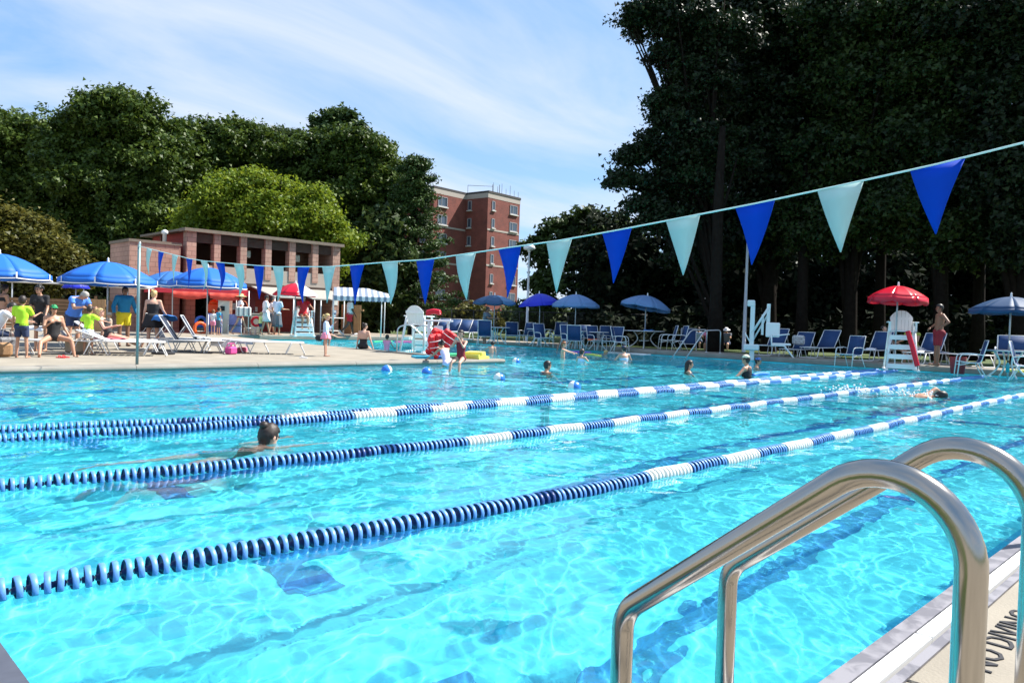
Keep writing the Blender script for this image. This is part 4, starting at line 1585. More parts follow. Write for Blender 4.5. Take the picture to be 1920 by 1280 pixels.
    if face:
        e = MB()
        for s in (-1, 1):
            e.ball((s * .031 * hs, .087 * hs, .028 * hs), (.013 * hs, .006 * hs, .008 * hs), 8, 5, HM, 0)
        e.ball((0, .088 * hs, -.040 * hs), (.022 * hs, .007 * hs, .007 * hs), 8, 5, HM, 1)
        o = e.build('face', [m_eye, m_lip], root); o.location.z = dz
    def shell(sel, nm, m, d, par=root, jag=0.0):
        fsel = [q for q in fc if all(sel[i] for i in q)]
        if not fsel:
            return None
        used = sorted({i for q in fsel for i in q})
        mp2 = {u: i for i, u in enumerate(used)}
        c = co[used] + no[used] * d + off
        if jag:
            c = c + no[used] * (np.random.default_rng(4).random(len(used))[:, None] * jag)
        inn = co[used] - no[used] * .004 + off
        F_ = [tuple(mp2[i] for i in q) for q in fsel]
        # rim
        ed = {}
        for q in F_:
            for i in range(len(q)):
                a, b = q[i], q[(i + 1) % len(q)]
                if (b, a) in ed:
                    del ed[(b, a)]
                else:
                    ed[(a, b)] = 1
        k = len(used)
        rim = [(b, a, a + k, b + k) for a, b in ed]
        return link(nm, np_mesh(nm, np.vstack([c, inn]), F_ + rim, m), par)
    for wv in wear:
        nm, rule, m = wv[0], wv[1], wv[2]
        d = wv[3] if len(wv) > 3 else .010
        sel = np.zeros(len(co), bool)
        for bn, (t0, t1) in rule.items():
            bns = [bn] if bn in BONES else [bn + '_l', bn + '_r']
            for b_ in bns:
                # the torso bones are split in two, so take them whole or by height along the spine
                sel |= (names == b_) & (bt >= t0 - 1e-6) & (bt <= t1 + 1e-6)
        if 'cut' in (wv[4] if len(wv) > 4 else {}):
            # keep below a level along the spine (0 pelvis, 1 neck)
            ax = np.array(J['neck'] - J['pel']); L = ax @ ax
            s = (co - np.array(J['pel'])) @ ax / L
            lo, hi = wv[4]['cut']
            sel &= (s >= lo) & (s <= hi)
        shell(sel, nm, m, d)
    # hair and hats
    hk, hstyle = hair
    if hk:
        hm_ = HAIR[hk]
        y, z = hc[:, 1] / hs, hc[:, 2] / hs
        sel = ishead & ((z > .062) | ((y < .035) & (z > .0)) | ((y < -.02) & (z > -.06)))
        if hstyle == 'bald':
            sel = ishead & (y < -.02) & (z < .06) & (z > -.04)
        shell(sel, 'hair', hm_, .012 * hs, jag=.008)
        hh = MB()
        if hstyle == 'long':
            capsule(hh, HM @ Vector((0, -.06, .03)) * 1, HM @ Vector((0, -.075, -.17 * hs)), .062 * hs, .05 * hs, 1.35, T)
        elif hstyle == 'bun':
            hh.ball(tuple(HM @ Vector((0, -.075, .105))), (.042 * hs, .042 * hs, .040 * hs), 10, 7)
        elif hstyle == 'pony':
            hh.ball(tuple(HM @ Vector((0, -.10, .06))), (.033 * hs, .033 * hs, .033 * hs), 8, 6)
            capsule(hh, HM @ Vector((0, -.11, .04)), HM @ Vector((0, -.13, -.11 * hs)), .026 * hs, .016 * hs, 1, T)
        elif hstyle == 'curly':
            rr = random.Random(3)
            for q in range(34):
                a, b = rr.uniform(0, 2 * PI), rr.uniform(-.2, 1.5)
                v = Vector((math.cos(a) * math.cos(b) * .085, math.sin(a) * math.cos(b) * .095 - .02, math.sin(b) * .10 + .04)) * hs
                if v.y > .05 and v.z < .08:
                    continue
                hh.ball(tuple(HM @ v), .030 * hs, 6, 4)
        if hh.v:
            o = hh.build('hair', hm_, root); o.location.z = dz
    if extra:
        extra(root, J, HM, hs, dz, shell, names, bt, hc, ishead, f)
    return root


# clothing rules
def shirt(m, sleeve=.55, d=.014, name='shirt'):
    return (name, {'belly': (0, 1), 'chest': (0, 1), 'shoulder': (0, 1), 'uarm': (0, sleeve), 'pelvis': (0, 1)}, m, d, {'cut': (-.04, 1.02)})


def longshirt(m, d=.014):
    return ('shirt', {'belly': (0, 1), 'chest': (0, 1), 'shoulder': (0, 1), 'uarm': (0, 1), 'farm': (0, .9), 'pelvis': (0, 1)}, m, d)


def shorts(m, L=.6, d=.018, name='shorts'):
    return (name, {'pelvis': (0, 1), 'thigh': (0, L)}, m, d)


def suit(m, top=.80, leg=.12, d=.008, name='swimsuit'):
    return (name, {'pelvis': (0, 1), 'belly': (0, 1), 'chest': (0, 1), 'thigh': (0, leg)}, m, d, {'cut': (-1, top)})


def bottoms(m, leg=.12, name='swim_bottoms'):
    return (name, {'pelvis': (0, 1), 'thigh': (0, leg)}, m, .008)


def skirt(z0, z1, r0, r1, m, name='skirt', folds=9, fold=.02):
    def fn(root, J, HM, hs, dz, *a):
        mb = MB()
        vs, fs = [], []
        n, k = 36, 5
        for i in range(k + 1):
            t = i / k
            for j in range(n):
                an = 2 * PI * j / n
                r = (r0 + (r1 - r0) * t) + fold * t * math.sin(folds * an)
                vs.append((r * math.cos(an), r * .82 * math.sin(an), z0 + (z1 - z0) * t + dz))
        for i in range(k):
            for j in range(n):
                fs.append((i * n + j, (i + 1) * n + j, (i + 1) * n + (j + 1) % n, i * n + (j + 1) % n))
        mb.add(vs, fs, True)
        o = mb.build(name, m, root)
        md = o.modifiers.new('cloth', 'SOLIDIFY'); md.thickness = .006
    return fn


def cap(m, brim=True, m2=None):
    def fn(root, J, HM, hs, dz, shell, names, bt, hc, ishead, f):
        sel = ishead & (hc[:, 2] / hs > .055)
        shell(sel, 'cap', m, .018 * hs)
        if brim:
            mb = MB()
            vs = [(-.07 * hs, .07 * hs, .06 * hs), (.07 * hs, .07 * hs, .06 * hs), (.055 * hs, .155 * hs, .045 * hs), (-.055 * hs, .155 * hs, .045 * hs)]
            vs += [(a, b, c + .008) for a, b, c in vs]
            mb.add(vs, [(0, 3, 2, 1), (4, 5, 6, 7), (0, 1, 5, 4), (1, 2, 6, 5), (2, 3, 7, 6), (3, 0, 4, 7)], False, 0, HM)
            o = mb.build('cap_peak', m2 or m, root); o.location.z = dz
    return fn


def hat(m, r=.2):
    def fn(root, J, HM, hs, dz, shell, names, bt, hc, ishead, f):
        mb = MB()
        mb.lathe([(r, .035), (r * .75, .055), (.100, .06), (.098, .12), (.075, .15), (0.001, .155)], 20, HM @ Matrix.Scale(hs, 4))
        o = mb.build('hat', m, root); o.location.z = dz
        o.modifiers.new('straw', 'SOLIDIFY').thickness = .006
    return fn


def shades(m=None):
    def fn(root, J, HM, hs, dz, shell, names, bt, hc, ishead, f):
        mb = MB()
        for s in (-1, 1):
            mb.ball((s * .034 * hs, .092 * hs, .028 * hs), (.026 * hs, .010 * hs, .018 * hs), 10, 6, HM)
            mb.tube([(s * .06 * hs, .085 * hs, .032 * hs), (s * .082 * hs, .0, .03 * hs)], .004, 4, M=HM)
        mb.tube([(-.02 * hs, .097 * hs, .032 * hs), (.02 * hs, .097 * hs, .032 * hs)], .004, 4, M=HM)
        o = mb.build('sunglasses', m_sungl, root); o.location.z = dz
    return fn


def multi(*fns):
    def fn(*a):
        for q in fns:
            q(*a)
    return fn


c_black = cloth('cloth_black', (.014, .013, .015))
c_navy = cloth('cloth_navy', (.02, .035, .09))
c_neon = cloth('cloth_lime', (.42, .78, .03))
c_white = cloth('cloth_white', (.78, .78, .80))
c_red = cloth('cloth_red', (.62, .02, .03))
c_maroon = cloth('cloth_maroon', (.22, .012, .025))
c_teal = cloth('cloth_teal', (.012, .22, .42))
c_yellow = cloth('cloth_yellow', (.75, .62, .02))
c_blue = cloth('cloth_blue', (.06, .20, .62))
c_pale = cloth('cloth_pale_blue', (.45, .60, .78))
c_pink = cloth('cloth_pink', (.85, .28, .42))
c_lilac = cloth('cloth_lilac', (.72, .58, .80))
c_grey = cloth('cloth_grey', (.12, .14, .17))
c_beige = cloth('cloth_beige', (.50, .42, .33))
c_orange = cloth('cloth_orange', (.80, .20, .08))
c_straw = mat('straw', (.70, .55, .25), rough=.8)
SUN_DOWN = dict(arm=4, out=8, elbow=14)
Zd = ZD


def at(px, py, z=None):
    if z is not None:
        return G(px, py, z)
    z = .1
    for _ in range(6):
        p = G(px, py, z)
        z = zdeck(p.x, p.y)
    return G(px, py, z)


# --- far-left group
p = at_depth(2, 19.5, Zd)
person('woman in a dark bikini standing at the far left edge of the deck', p, facing(2, 60), 1.50, 'tan', ('brown', 'bun'), dict(arm=10, elbow=60, lean=5), [('swim_top', {'chest': (0, 1)}, c_black, .009, {'cut': (.55, .80)}), bottoms(c_black)], female=True)
p = at_depth(-14, 16.0, Zd)
person('man in sunglasses and white shirt sitting at the left edge', p, facing(2, 80), 1.55, 'fair', ('black', 'short'), dict(hip=80, knee=85, lean=28, arm=55, elbow=30, hpitch=15), [shirt(c_white), shorts(c_navy, .7)], seat=.38, extra=shades())
person('boy in a lime shirt and navy shorts standing with his back to us', at(40, 671), facing(40, 20), 1.26, 'tan', ('brown', 'short'), dict(arm_l=8, arm_r=40, elbow_r=70, out=12, splay=7, hip_l=8, knee_l=12), [shirt(c_neon, .75, .022), shorts(c_navy, .72, .022)], kid=True, group='boys in lime shirts')
person('curly haired woman in sunglasses and black lace top behind the lounger', at_depth(76, 17.6, Zd), facing(76, 205), 1.50, 'tan', ('black', 'curly'), dict(lean=8, arm=12, elbow=30, hyaw=-15), [shirt(c_black, .8, .010), shorts(c_black, .6)], female=True, extra=shades())
person('woman in a green cap and black strapless suit sitting sideways on a lounger', at(100, 667), facing(100, 165), 1.45, 'tan', ('black', 'long'), dict(hip_l=82, hip_r=70, splay_l=28, splay_r=40, knee_l=70, knee_r=38, lean=-4, arm_l=12, out=14, elbow_l=30, arm_r=20, elbow_r=95, fin_r=30, foot=10), [suit(c_black, .72, .05)], female=True, fat=1.08, seat=.31, extra=multi(cap(cloth('cap_green', (.02, .36, .12)), True, cloth('cap_peak_green', (.02, .42, .16))), shades()))
person('grey haired man in a blue shirt bending over a white towel', at_depth(137, 18.5, Zd), facing(137, 150), 1.55, 'tan', ('grey', 'short'), dict(lean=25, bend=12, hpitch=25, hyaw=35, arm=35, elbow=60, fin=20), [shirt(c_blue, .6, .02), shorts(c_navy, .7)], fat=1.12)
person('boy in a lime shirt and white shorts reaching towards the reclining woman', at(165, 665), facing(165, 30), 1.09, 'tan', ('brown', 'short'), dict(arm_l=10, out_l=35, elbow_l=25, arm_r=55, out_r=35, elbow_r=20, splay=8, lean=4), [shirt(c_neon, .75, .022), shorts(c_white, .72, .022)], kid=True, group='boys in lime shirts')
person('woman in dark glasses and black suit reclining on a lounger', at(205, 660), facing(205, 110), 1.42, 'fair', ('blond', 'bun'), dict(hip=80, knee=16, splay=6, lean=-28, arm=30, elbow=75, fin=25, hpitch=12), [suit(c_black, .85, .1)], female=True, seat=.32, extra=shades())
person('toddler in a beige sun hat held against the reclining woman', at(205, 652), facing(200, 260), .80, 'fair', ('blond', 'short'), dict(hip=70, knee=60, splay=20, arm=30, elbow=40), [shirt(c_beige, .6)], kid=True, pelvis_z=.52, extra=hat(c_beige, .13))
person('man in a teal long sleeved shirt and yellow shorts under the umbrella', at(231, 649), facing(231, 160), 1.58, 'brown', ('black', 'short'), dict(arm=0, out=22, elbow=30, fin=18, lean=3), [longshirt(c_teal, .018), shorts(c_yellow, .75, .022)], fat=1.08)
person('woman in a black swim dress seen from behind, beside the flag pole', at(286, 657), facing(286, 15), 1.50, 'fair', ('blond', 'bun'), dict(arm_r=8, out_r=18, elbow_r=40, arm_l=4, out_l=12, hyaw=-30), [suit(c_black, .80, .1)], female=True, fat=1.12, extra=skirt(.10, -.26, .17, .27, c_black))
# --- by the canopy and the building
person('child in a white top and pink shorts near the red canopy', at(399, 627), facing(399, 20), 1.02, 'fair', ('red', 'short'), dict(), [shirt(c_white), shorts(c_pink, .6)], kid=True, face=False)
person('child in a turquoise shirt and dark trousers near the red canopy', at(409, 628), facing(409, 60), 1.12, 'tan', ('black', 'short'), dict(splay=6), [shirt(cloth('cloth_turq', (.05, .38, .60))), shorts(c_grey, .95)], kid=True, face=False)
m_bag = cloth('bag_canvas', (.62, .60, .56))
wp = at(449, 627)
person('woman in a straw hat and red shorts striding with a big white bag', wp, facing(449, 80), 1.70, 'fair', ('brown', 'short'), dict(hip_l=26, knee_l=6, hip_r=-20, knee_r=12, arm=5, elbow=60), [shirt(c_white, .5), shorts(c_red, .45, .02)], female=True, face=False, extra=hat(c_straw, .24))
bag = thing('tote_bag', 'big white striped tote carried by the woman in the straw hat', 'bag', (wp.x, wp.y, wp.z), facing(449, 80))
MB().box((.22, .10, .98), (.20, .62, .40), bev=.04).build('bag_body', m_bag, bag)
for q in (-.2, 0, .2):
    MB().box((.325, .10 + q, .98), (.008, .05, .36)).build('stripe', c_grey, bag)
MB().tube(fillet([(.22, -.05, 1.17), (.2, .02, 1.42), (.2, .2, 1.42), (.22, .28, 1.17)], .08), .012, 6).build('strap', c_orange, bag)
person('woman in a loose white cover-up walking by the red wall', at(497, 628), facing(497, 80), 1.68, 'tan', ('black', 'short'), dict(hip_l=14, hip_r=-10, knee_r=8, elbow=50, arm=10), [shirt(c_white, .9, .03), shorts(c_white, .5, .03)], female=True, face=False, extra=multi(skirt(.1, -.36, .17, .25, c_white, 'cover_up'), cap(c_black)))
person('small child in a pale yellow shirt walking beside the white cover-up', at(488, 629), facing(488, 80), .98, 'tan', ('blond', 'short'), dict(hip_l=14, hip_r=-10), [shirt(cloth('cloth_lemon', (.75, .72, .25)), .6, .02), shorts(c_navy, .6)], kid=True, face=False)
person('person in a white shirt walking behind the woman in the cover-up', at(508, 627), facing(508, 80), 1.60, 'tan', ('black', 'short'), dict(hip_l=10, hip_r=-8), [shirt(c_white), shorts(c_grey, .9)], face=False)
person('woman in a pale top and long dark wrap facing the red wall', at(519, 628), facing(519, 40), 1.68, 'tan', ('brown', 'bun'), dict(arm=20, elbow=70), [shirt(c_pale, .7, .03)], female=True, face=False, extra=skirt(.06, -.58, .17, .24, c_grey, 'wrap'))
person('man in a white shirt and red shorts walking past the wooden fence', at(655, 629), facing(655, 75), 1.84, 'dark', ('black', 'short'), dict(hip_l=14, hip_r=-14, knee_r=30, arm_l=-6, arm_r=10, elbow=20), [shirt(c_white, .8, .03), shorts(c_red, .7, .03), ('shoes', {'foot': (0, 1)}, c_white, .012)], face=False)
person('small blond girl in a pale top and pink frilled skirt on the deck', at(610, 668), facing(610, 100), 1.10, 'fair', ('blond', 'pony'), dict(arm_l=25, elbow_l=120, arm_r=6, hyaw=-10, splay=5), [longshirt(c_pale, .012), bottoms(c_pink)], kid=True, extra=skirt(.05, -.12, .10, .165, c_pink, 'skirt', 11, .012))
person('woman in black bending over beside the small girl', at(598, 645), facing(598, 60), 1.5, 'tan', ('brown', 'short'), dict(hip=110, knee=120, lean=75, arm=70, elbow=20, hpitch=40, splay=10), [suit(c_black, .85)], female=True, seat=.1, face=False)
person('woman in a dark scooped swimsuit sitting with her back to us', at(681, 655), facing(681, 25), 1.5, 'fair', ('brown', 'bun'), dict(hip=70, knee=70, lean=4, out_r=22, elbow=10, arm=-10, hyaw=-40), [suit(c_black, .45)], female=True, seat=.02, fat=1.05)
person('child with dark wet hair and pink top at the side pool edge', G(725, 655, 0), facing(725, 20), 1.2, 'tan', ('black', 'short'), dict(arm=50), [shirt(c_pink, .3)], kid=True, head_z=.42, face=False)
# --- girls at the coping
person('girl in a white and lilac swimsuit leaning over the coping, back to us', G(838, 687, 0), facing(838, 330), 1.30, 'tan', ('black', 'pony'), dict(lean=30, hpitch=20, arm=45, out=20, elbow=15, hip=20), [suit(c_lilac, .9, .1)], kid=True, head_z=.50)
person('girl in a maroon swimsuit sitting on the coping, hands at her face', G(868, 678, .2) + Vector((-.05, 0.02, 0)), facing(868, 205), 1.25, 'fair', ('brown', 'short'), dict(hip=72, knee=60, splay=10, arm=55, elbow=110, fin=35, out=5), [suit(c_maroon, .9, .12)], kid=True, seat=.0)
# --- far coping
pw = G(948, 646, Zd)
person('woman in a black swimsuit sitting on the far coping with her feet in the water', Vector((25.22, pw.y, Zd)), facing(948, 225), 1.64, 'fair', ('blond', 'bun'), dict(hip_l=86, hip_r=72, knee_l=95, knee_r=60, lean=8, out_l=14, arm=4, elbow=14), [suit(c_black, .85)], female=True, seat=.0)
person('man in a grey shirt and red patterned shorts standing at a table', at_depth(908, 32.5, Zd), facing(908, 110), 1.56, 'brown', ('black', 'short'), dict(arm=40, elbow=50, lean=8), [shirt(c_grey, .7, .02), shorts(c_maroon, .75, .02)], face=False)
sh_mar = person('shirtless lifeguard in maroon shorts with hands on hips, in the shade', at_depth(1757, 22.9, Zd), facing(1757, 250), 1.80, 'brown', ('black', 'short'), dict(out=42, elbow=85, arm=-25, fin=40, splay=5, lean=-3, hip_l=6, knee_l=6), [shorts(c_maroon, .85, .022)])
person('person in a yellow green top sitting behind the lifeguard chair', at_depth(1712, 25.2, Zd), facing(1712, 200), 1.66, 'tan', ('brown', 'short'), dict(hip=80, knee=80, lean=20, arm=40, elbow=40), [shirt(cloth('cloth_moss', (.30, .34, .05)), .3), shorts(c_beige, .6)], seat=.36, face=False)
person('woman reclining on a chair behind the lifeguard ladder', at_depth(1668, 26.2, Zd), facing(1668, 110), 1.62, 'fair', ('brown', 'short'), dict(hip=80, knee=40, lean=-25, arm=30, elbow=40), [suit(c_navy, .8)], female=True, seat=.36, face=False)
for px, d_, lab, mt, sk in ((1328, 36, 'picnicker in a pink top sitting in the deep shade', c_pink, 'tan'), (1362, 37, 'picnicker in a white sun hat sitting in the deep shade', c_grey, 'fair'), (1310, 38, 'picnicker in pale blue sitting in the deep shade', c_pale, 'fair')):
    person(lab, at_depth(px, d_, .1), facing(px, 190), 1.6, sk, ('brown', 'short'), dict(hip=85, knee=90, lean=15, arm=40, elbow=60), [shirt(mt), shorts(c_navy, .6)], seat=.22, face=False, group='picnickers in the shade', extra=hat(c_white, .2) if px == 1362 else None)
# --- swimmers
WG = 'people in the water'
person('red haired boy up to his chest, stretching an arm to a friend', G(1055, 669, 0), facing(1055, 95), 1.35, 'fair', ('red', 'short'), dict(arm=72, out_l=20, elbow=5, out_r=35), [], kid=True, head_z=.40, group=WG)
person('dark haired girl in a pale blue top facing the red haired boy', G(1090, 677, 0), facing(1090, 30), 1.30, 'fair', ('brown', 'pony'), dict(out=30, arm=30), [suit(c_pale, .85)], kid=True, head_z=.26, group=WG)
person('small swimmer with only the face up beside the yellow noodle', G(1118, 664, 0), facing(1118, 90), 1.2, 'fair', ('blond', 'short'), dict(lean=50, arm=60, hip=30, hpitch=-30), [], kid=True, head_z=.06, group=WG)
person('bather in a dark swimming cap, shoulders out, back to us', G(1170, 675, 0), facing(1170, 330), 1.6, 'fair', ('black', 'short'), dict(out=35, arm=20), [suit(c_pale, .75)], female=True, head_z=.34, group=WG, extra=cap(c_navy, False))
person('child in the water behind the maroon suited girl', G(920, 661, 0), facing(920, 20), 1.25, 'fair', ('brown', 'short'), dict(arm_l=60, out_l=50, lean=20), [], kid=True, head_z=.30, group=WG)
person('lone dark haired swimmer in the middle of the open water', G(1024, 697, 0), facing(1024, 60), 1.6, 'tan', ('black', 'short'), dict(out=40, arm=40), [suit(c_black, .8)], head_z=.13, group=WG)
person('swimmer with a long wet ponytail looking right', G(1290, 697, 0), facing(1290, 80), 1.6, 'tan', ('black', 'long'), dict(out=30, arm=45), [suit(c_black, .8)], female=True, head_z=.17, group=WG)
person('woman in a cream bathing cap and black top, chest deep', G(1400, 705, 0), facing(1400, 290), 1.68, 'tan', ('black', 'short'), dict(out=45, arm=25, elbow=30), [suit(c_black, 1.0)], female=True, head_z=.37, group=WG, extra=cap(cloth('cap_cream', (.75, .74, .55)), False))
person('swimmer in a blue and white cap behind the cream cap', G(1419, 688, 0), facing(1419, 90), 1.6, 'tan', ('brown', 'short'), dict(out=30, arm=30), [], head_z=.16, group=WG, extra=cap(c_blue, False))
# breaststroke swimmer: body just under the surface
hb = G(503, 820, .04)
swb = person('breaststroke swimmer with a dark bun of hair between the lane ropes', Vector((hb.x, hb.y, 0)) , facing(501, 50), 1.66, 'fair', ('brown', 'bun'),
             dict(lean=99, bend=-44, hpitch=-42, arm=82, out=9, elbow=4, hip=-92, knee=8, splay=12, armrel=False, foot=-50),
             [suit(cloth('cloth_dark_green', (.03, .09, .09)), .75, .05)], female=True, head_z=.03, vox=.016, group=WG)
swb.location = Vector((hb.x, hb.y, 0)) - HEADS[swb.name]
# freestyle swimmer in the far lane
hf = G(1760, 742, .03)
swf = person('freestyle swimmer with one arm arched over the water near the far wall', Vector((hf.x, hf.y, 0)), facing(1758, 80), 1.80, 'tan', ('black', 'short'),
             dict(lean=72, hpitch=-12, hyaw=55, arm_r=60, out_r=12, elbow_r=-5, arm_l=128, out_l=30, elbow_l=-75, hip=-76, knee=4, splay=5, foot=-60),
             [bottoms(c_black, .3)], head_z=.015, vox=.02, group=WG)
swf.location = Vector((hf.x, hf.y, 0)) - HEADS[swf.name]
# white water where the freestyle swimmer kicks
fb_ = MB()
r_ = random.Random(2)
for i in range(230):
    c = Vector((swf.location.x, swf.location.y, 0)) + (Matrix.Rotation(facing(1758, 80), 3, 'Z') @ Vector((r_.gauss(0, .16), r_.choice((-.9, -.75, .45, .0)) + r_.gauss(0, .16), 0)))
    fb_.ball((c.x, c.y, abs(r_.gauss(0, .06))), r_.uniform(.006, .022), 5, 4)
sp = stuff(fb_.build('splash', mat('foam', (.85, .88, .9), rough=.3)))

for o in bpy.data.objects:
    if o.get('group') == WG:
        for c in o.children:
            c.cycles.is_caustics_receiver = True
# ------------------------------------------------------------------ furniture
m_alu = mat('white_tube', (.74, .74, .73), rough=.35)
m_sling = mat('blue_sling', (.014, .055, .17), rough=.7, noise=.08, nscale=20, trans=.12)
m_slingn = mat('navy_sling', (.012, .022, .05), rough=.7, noise=.1, nscale=20)
m_slingw = mat('pale_strap', (.62, .66, .72), rough=.5)
m_ublue = mat('umbrella_blue', (.012, .155, .62), rough=.6, trans=.18, noise=.04, nscale=1)
m_uroyal = mat('umbrella_royal', (.015, .03, .60), rough=.5, trans=.15)
m_upale = mat('umbrella_faded', (.16, .30, .56), rough=.6, trans=.2)
m_unavy = mat('umbrella_slate', (.035, .10, .22), rough=.6, trans=.15)
m_udeep = mat('umbrella_deep_shaded', (.004, .05, .14), rough=.6, trans=.15)  # deep blue lowered further, with the tree shade put into the cloth colour
m_trim = mat('white_trim', (.8, .8, .8), rough=.6)
m_ured = mat('umbrella_red', (.68, .01, .035), rough=.30, trans=.22)
m_uwht = mat('umbrella_white', (.78, .76, .76), rough=.5, trans=.2)
m_dpole = mat('umbrella_pole', (.45, .47, .50), rough=.4, metal=.4)
m_table = mat('table_white', (.68, .68, .68), rough=.4)


def umbrella(label, base, canopy_z, R, rise, ms, trim=True, val=.16, tilt=0, tdir=0, n=8, cell=None, group=None, pole=True, rz=.3, sag=.022, pole_m=None, base_z=None):
    """ms: one or two cloth materials; canopy_z is the height of the rim"""
    t = thing('patio_umbrella', label, 'umbrella', (base[0], base[1], zdeck(base[0], base[1])), rz, group)
    zr = canopy_z - (zdeck(base[0], base[1]))
    M = Matrix.Translation((0, 0, zr)) @ Matrix.Rotation(tdir, 4, 'Z') @ Matrix.Rotation(tilt, 4, 'Y') @ Matrix.Rotation(-tdir, 4, 'Z')
    for k in range(n):
        a0, a1 = 2 * PI * k / n, 2 * PI * (k + 1) / n
        vs, fs = [], []
        na, nr = 5, 6
        for i in range(nr + 1):
            u = i / nr
            for j in range(na + 1):
                w_ = j / na
                a = a0 + (a1 - a0) * w_
                chord = math.cos((a1 - a0) / 2) / math.cos(a - (a0 + a1) / 2)
                r_ = R * u * (1 - .5 * (1 - chord))
                z = rise * (1 - u ** 1.75) - sag * math.sin(PI * w_) * u
                vs.append((r_ * math.cos(a), r_ * math.sin(a), z))
        for i in range(nr):
            for j in range(na):
                fs.append((i * (na + 1) + j, (i + 1) * (na + 1) + j, (i + 1) * (na + 1) + j + 1, i * (na + 1) + j + 1))
        m_ = ms[k % len(ms)]
        o = MB().add([M @ Vector(v) for v in vs], fs, True).build('canopy_panel', m_, t)
        o.modifiers.new('cloth', 'SOLIDIFY').thickness = .006
        if val:
            vv, ff, tv_, tf_ = [], [], [], []
            for j in range(na + 1):
                q = Vector(vs[nr * (na + 1) + j])
                o1 = Vector((q.x, q.y, 0)).normalized() * .02
                g = .02 + .015 * (j in (0, na))
                dn = Vector((0, 0, -val))
                vv += [M @ (q + o1 * .2), M @ (q + dn * (1 if 0 < j < na else .9) + o1 * 1.2)]
                tv_ += [M @ (q + dn * .86 + o1 * 1.5), M @ (q + dn * 1.03 + o1 * 1.5)]
            for j in range(na):
                ff.append((2 * j, 2 * j + 1, 2 * j + 3, 2 * j + 2))
            v_o = MB().add(vv, ff, True).build('valance', m_, t)
            v_o.modifiers.new('cloth', 'SOLIDIFY').thickness = .005
            if trim:
                tb = MB().add(tv_, ff, True)
                # white binding down both ends of the flap
                for j in (0, na):
                    q = Vector(vs[nr * (na + 1) + j]); o1 = Vector((q.x, q.y, 0)).normalized() * .03
                    s1 = Vector((-q.y, q.x, 0)).normalized() * (.018 if j == 0 else -.018)
                    tb.add([M @ (q + o1), M @ (q + s1 + o1), M @ (q + s1 + Vector((0, 0, -val)) + o1), M @ (q + Vector((0, 0, -val * .95)) + o1)], [(0, 1, 2, 3)])
                tb.build('trim', m_trim, v_o)
        # rib
        e = Vector(vs[nr * (na + 1)])
        MB().tube([M @ Vector((0, 0, rise - .04)), M @ Vector((e.x * .5, e.y * .5, rise * (1 - .5 ** 1.75) - .03)), M @ (e + Vector((0, 0, -.02)))], .008, 4).build('rib', m_dpole, t)
    top = M @ Vector((0, 0, rise))
    MB().tube([(0, 0, 0), (0, 0, zr - .3), (top.x, top.y, top.z)], .022, 8).build('pole', pole_m or m_dpole, t)
    MB().lathe([(.03, -.02), (.035, .01), (.02, .05), (.028, .08), (.001, .12)], 10, Matrix.Translation(top)).build('finial', m_trim, t)
    return t


UB = 'big blue umbrellas with white trim'
umbrella('blue umbrella with white trim cut by the left edge', at_depth(-3, 20, Zd), 1.98, 1.22, .50, [m_ublue], group=UB, rz=.1)
umbrella('big blue umbrella with white trim over the man in the teal shirt', at_depth(200, 20.6, Zd), 1.93, 1.20, .46, [m_ublue], group=UB, rz=.25)
umbrella('blue umbrella with white trim nearest the red canopy, behind the pennants', at_depth(387, 25, Zd), 2.08, 1.20, .50, [m_ublue], group=UB, rz=.35)
umbrella('paler blue umbrella tucked behind the two front ones', at_depth(322, 29, Zd), 2.20, 1.20, .44, [mat('umbrella_midblue', (.035, .17, .48), rough=.6, trans=.2)], group=UB, rz=.0)
umbrella('small bright blue umbrella showing over the wooden fence', at_depth(141, 30, Zd), 1.92, .52, .42, [m_uroyal], trim=False, val=0, rz=.2)
umbrella('white umbrella seen edge-on behind the man in teal', at_depth(238, 27, Zd), 1.96, .85, .22, [m_uwht], trim=False, val=.05, rz=.2)
umbrella('slate blue wavy umbrella in front of the brick tower', at_depth(925, 34, Zd), 1.99, .98, .30, [m_unavy, m_unavy, mat('umbrella_steel', (.10, .26, .48), rough=.5, trans=.2)], trim=False, val=.1, rz=.4, sag=.06)
umbrella('royal blue umbrella beside the lamp post', at_depth(1010, 33.5, Zd), 1.94, .92, .46, [m_uroyal], trim=False, val=.06, tilt=-.10, tdir=-.7, rz=.1)
umbrella('pale faded blue umbrella just right of the royal blue one', at_depth(1077, 32.4, Zd), 1.95, 1.02, .42, [m_upale], trim=False, val=.13, rz=.2, group='faded blue umbrellas')
umbrella('pale faded blue umbrella tilted to the right above the white table', at_depth(1208, 32.0, Zd), 1.98, 1.06, .42, [m_upale], trim=False, val=.13, tilt=.16, tdir=-.78, rz=.2, group='faded blue umbrellas')
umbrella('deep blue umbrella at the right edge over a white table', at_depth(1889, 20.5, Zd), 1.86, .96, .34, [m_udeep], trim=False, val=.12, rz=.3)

# --- tables
def table(label, base, R=.6, H=.72, group=None, rz=0):
    t = thing('patio_table', label, 'table', (base[0], base[1], zdeck(base[0], base[1])), rz, group)
    MB().lathe([(.001, H - .02), (R * .97, H - .02), (R, H - .012), (R, H + .006), (R * .97, H + .012), (.001, H + .012)], 28).build('table_top', m_table, t)
    for k in range(4):
        a = k * PI / 2 + .6
        pts = [(math.cos(a) * r_, math.sin(a) * r_, z) for r_, z in ((.52 * R, H - .03), (.36 * R, .52), (.32 * R, .36), (.50 * R, .16), (.80 * R, .0))]
        MB().tube(smooth_path(pts, 4), .024, 7).build('leg', m_table, t)
    MB().lathe([(.001, .30), (.25 * R, .30), (.25 * R, .33), (.001, .33)], 14).build('shelf', m_table, t)
    return t


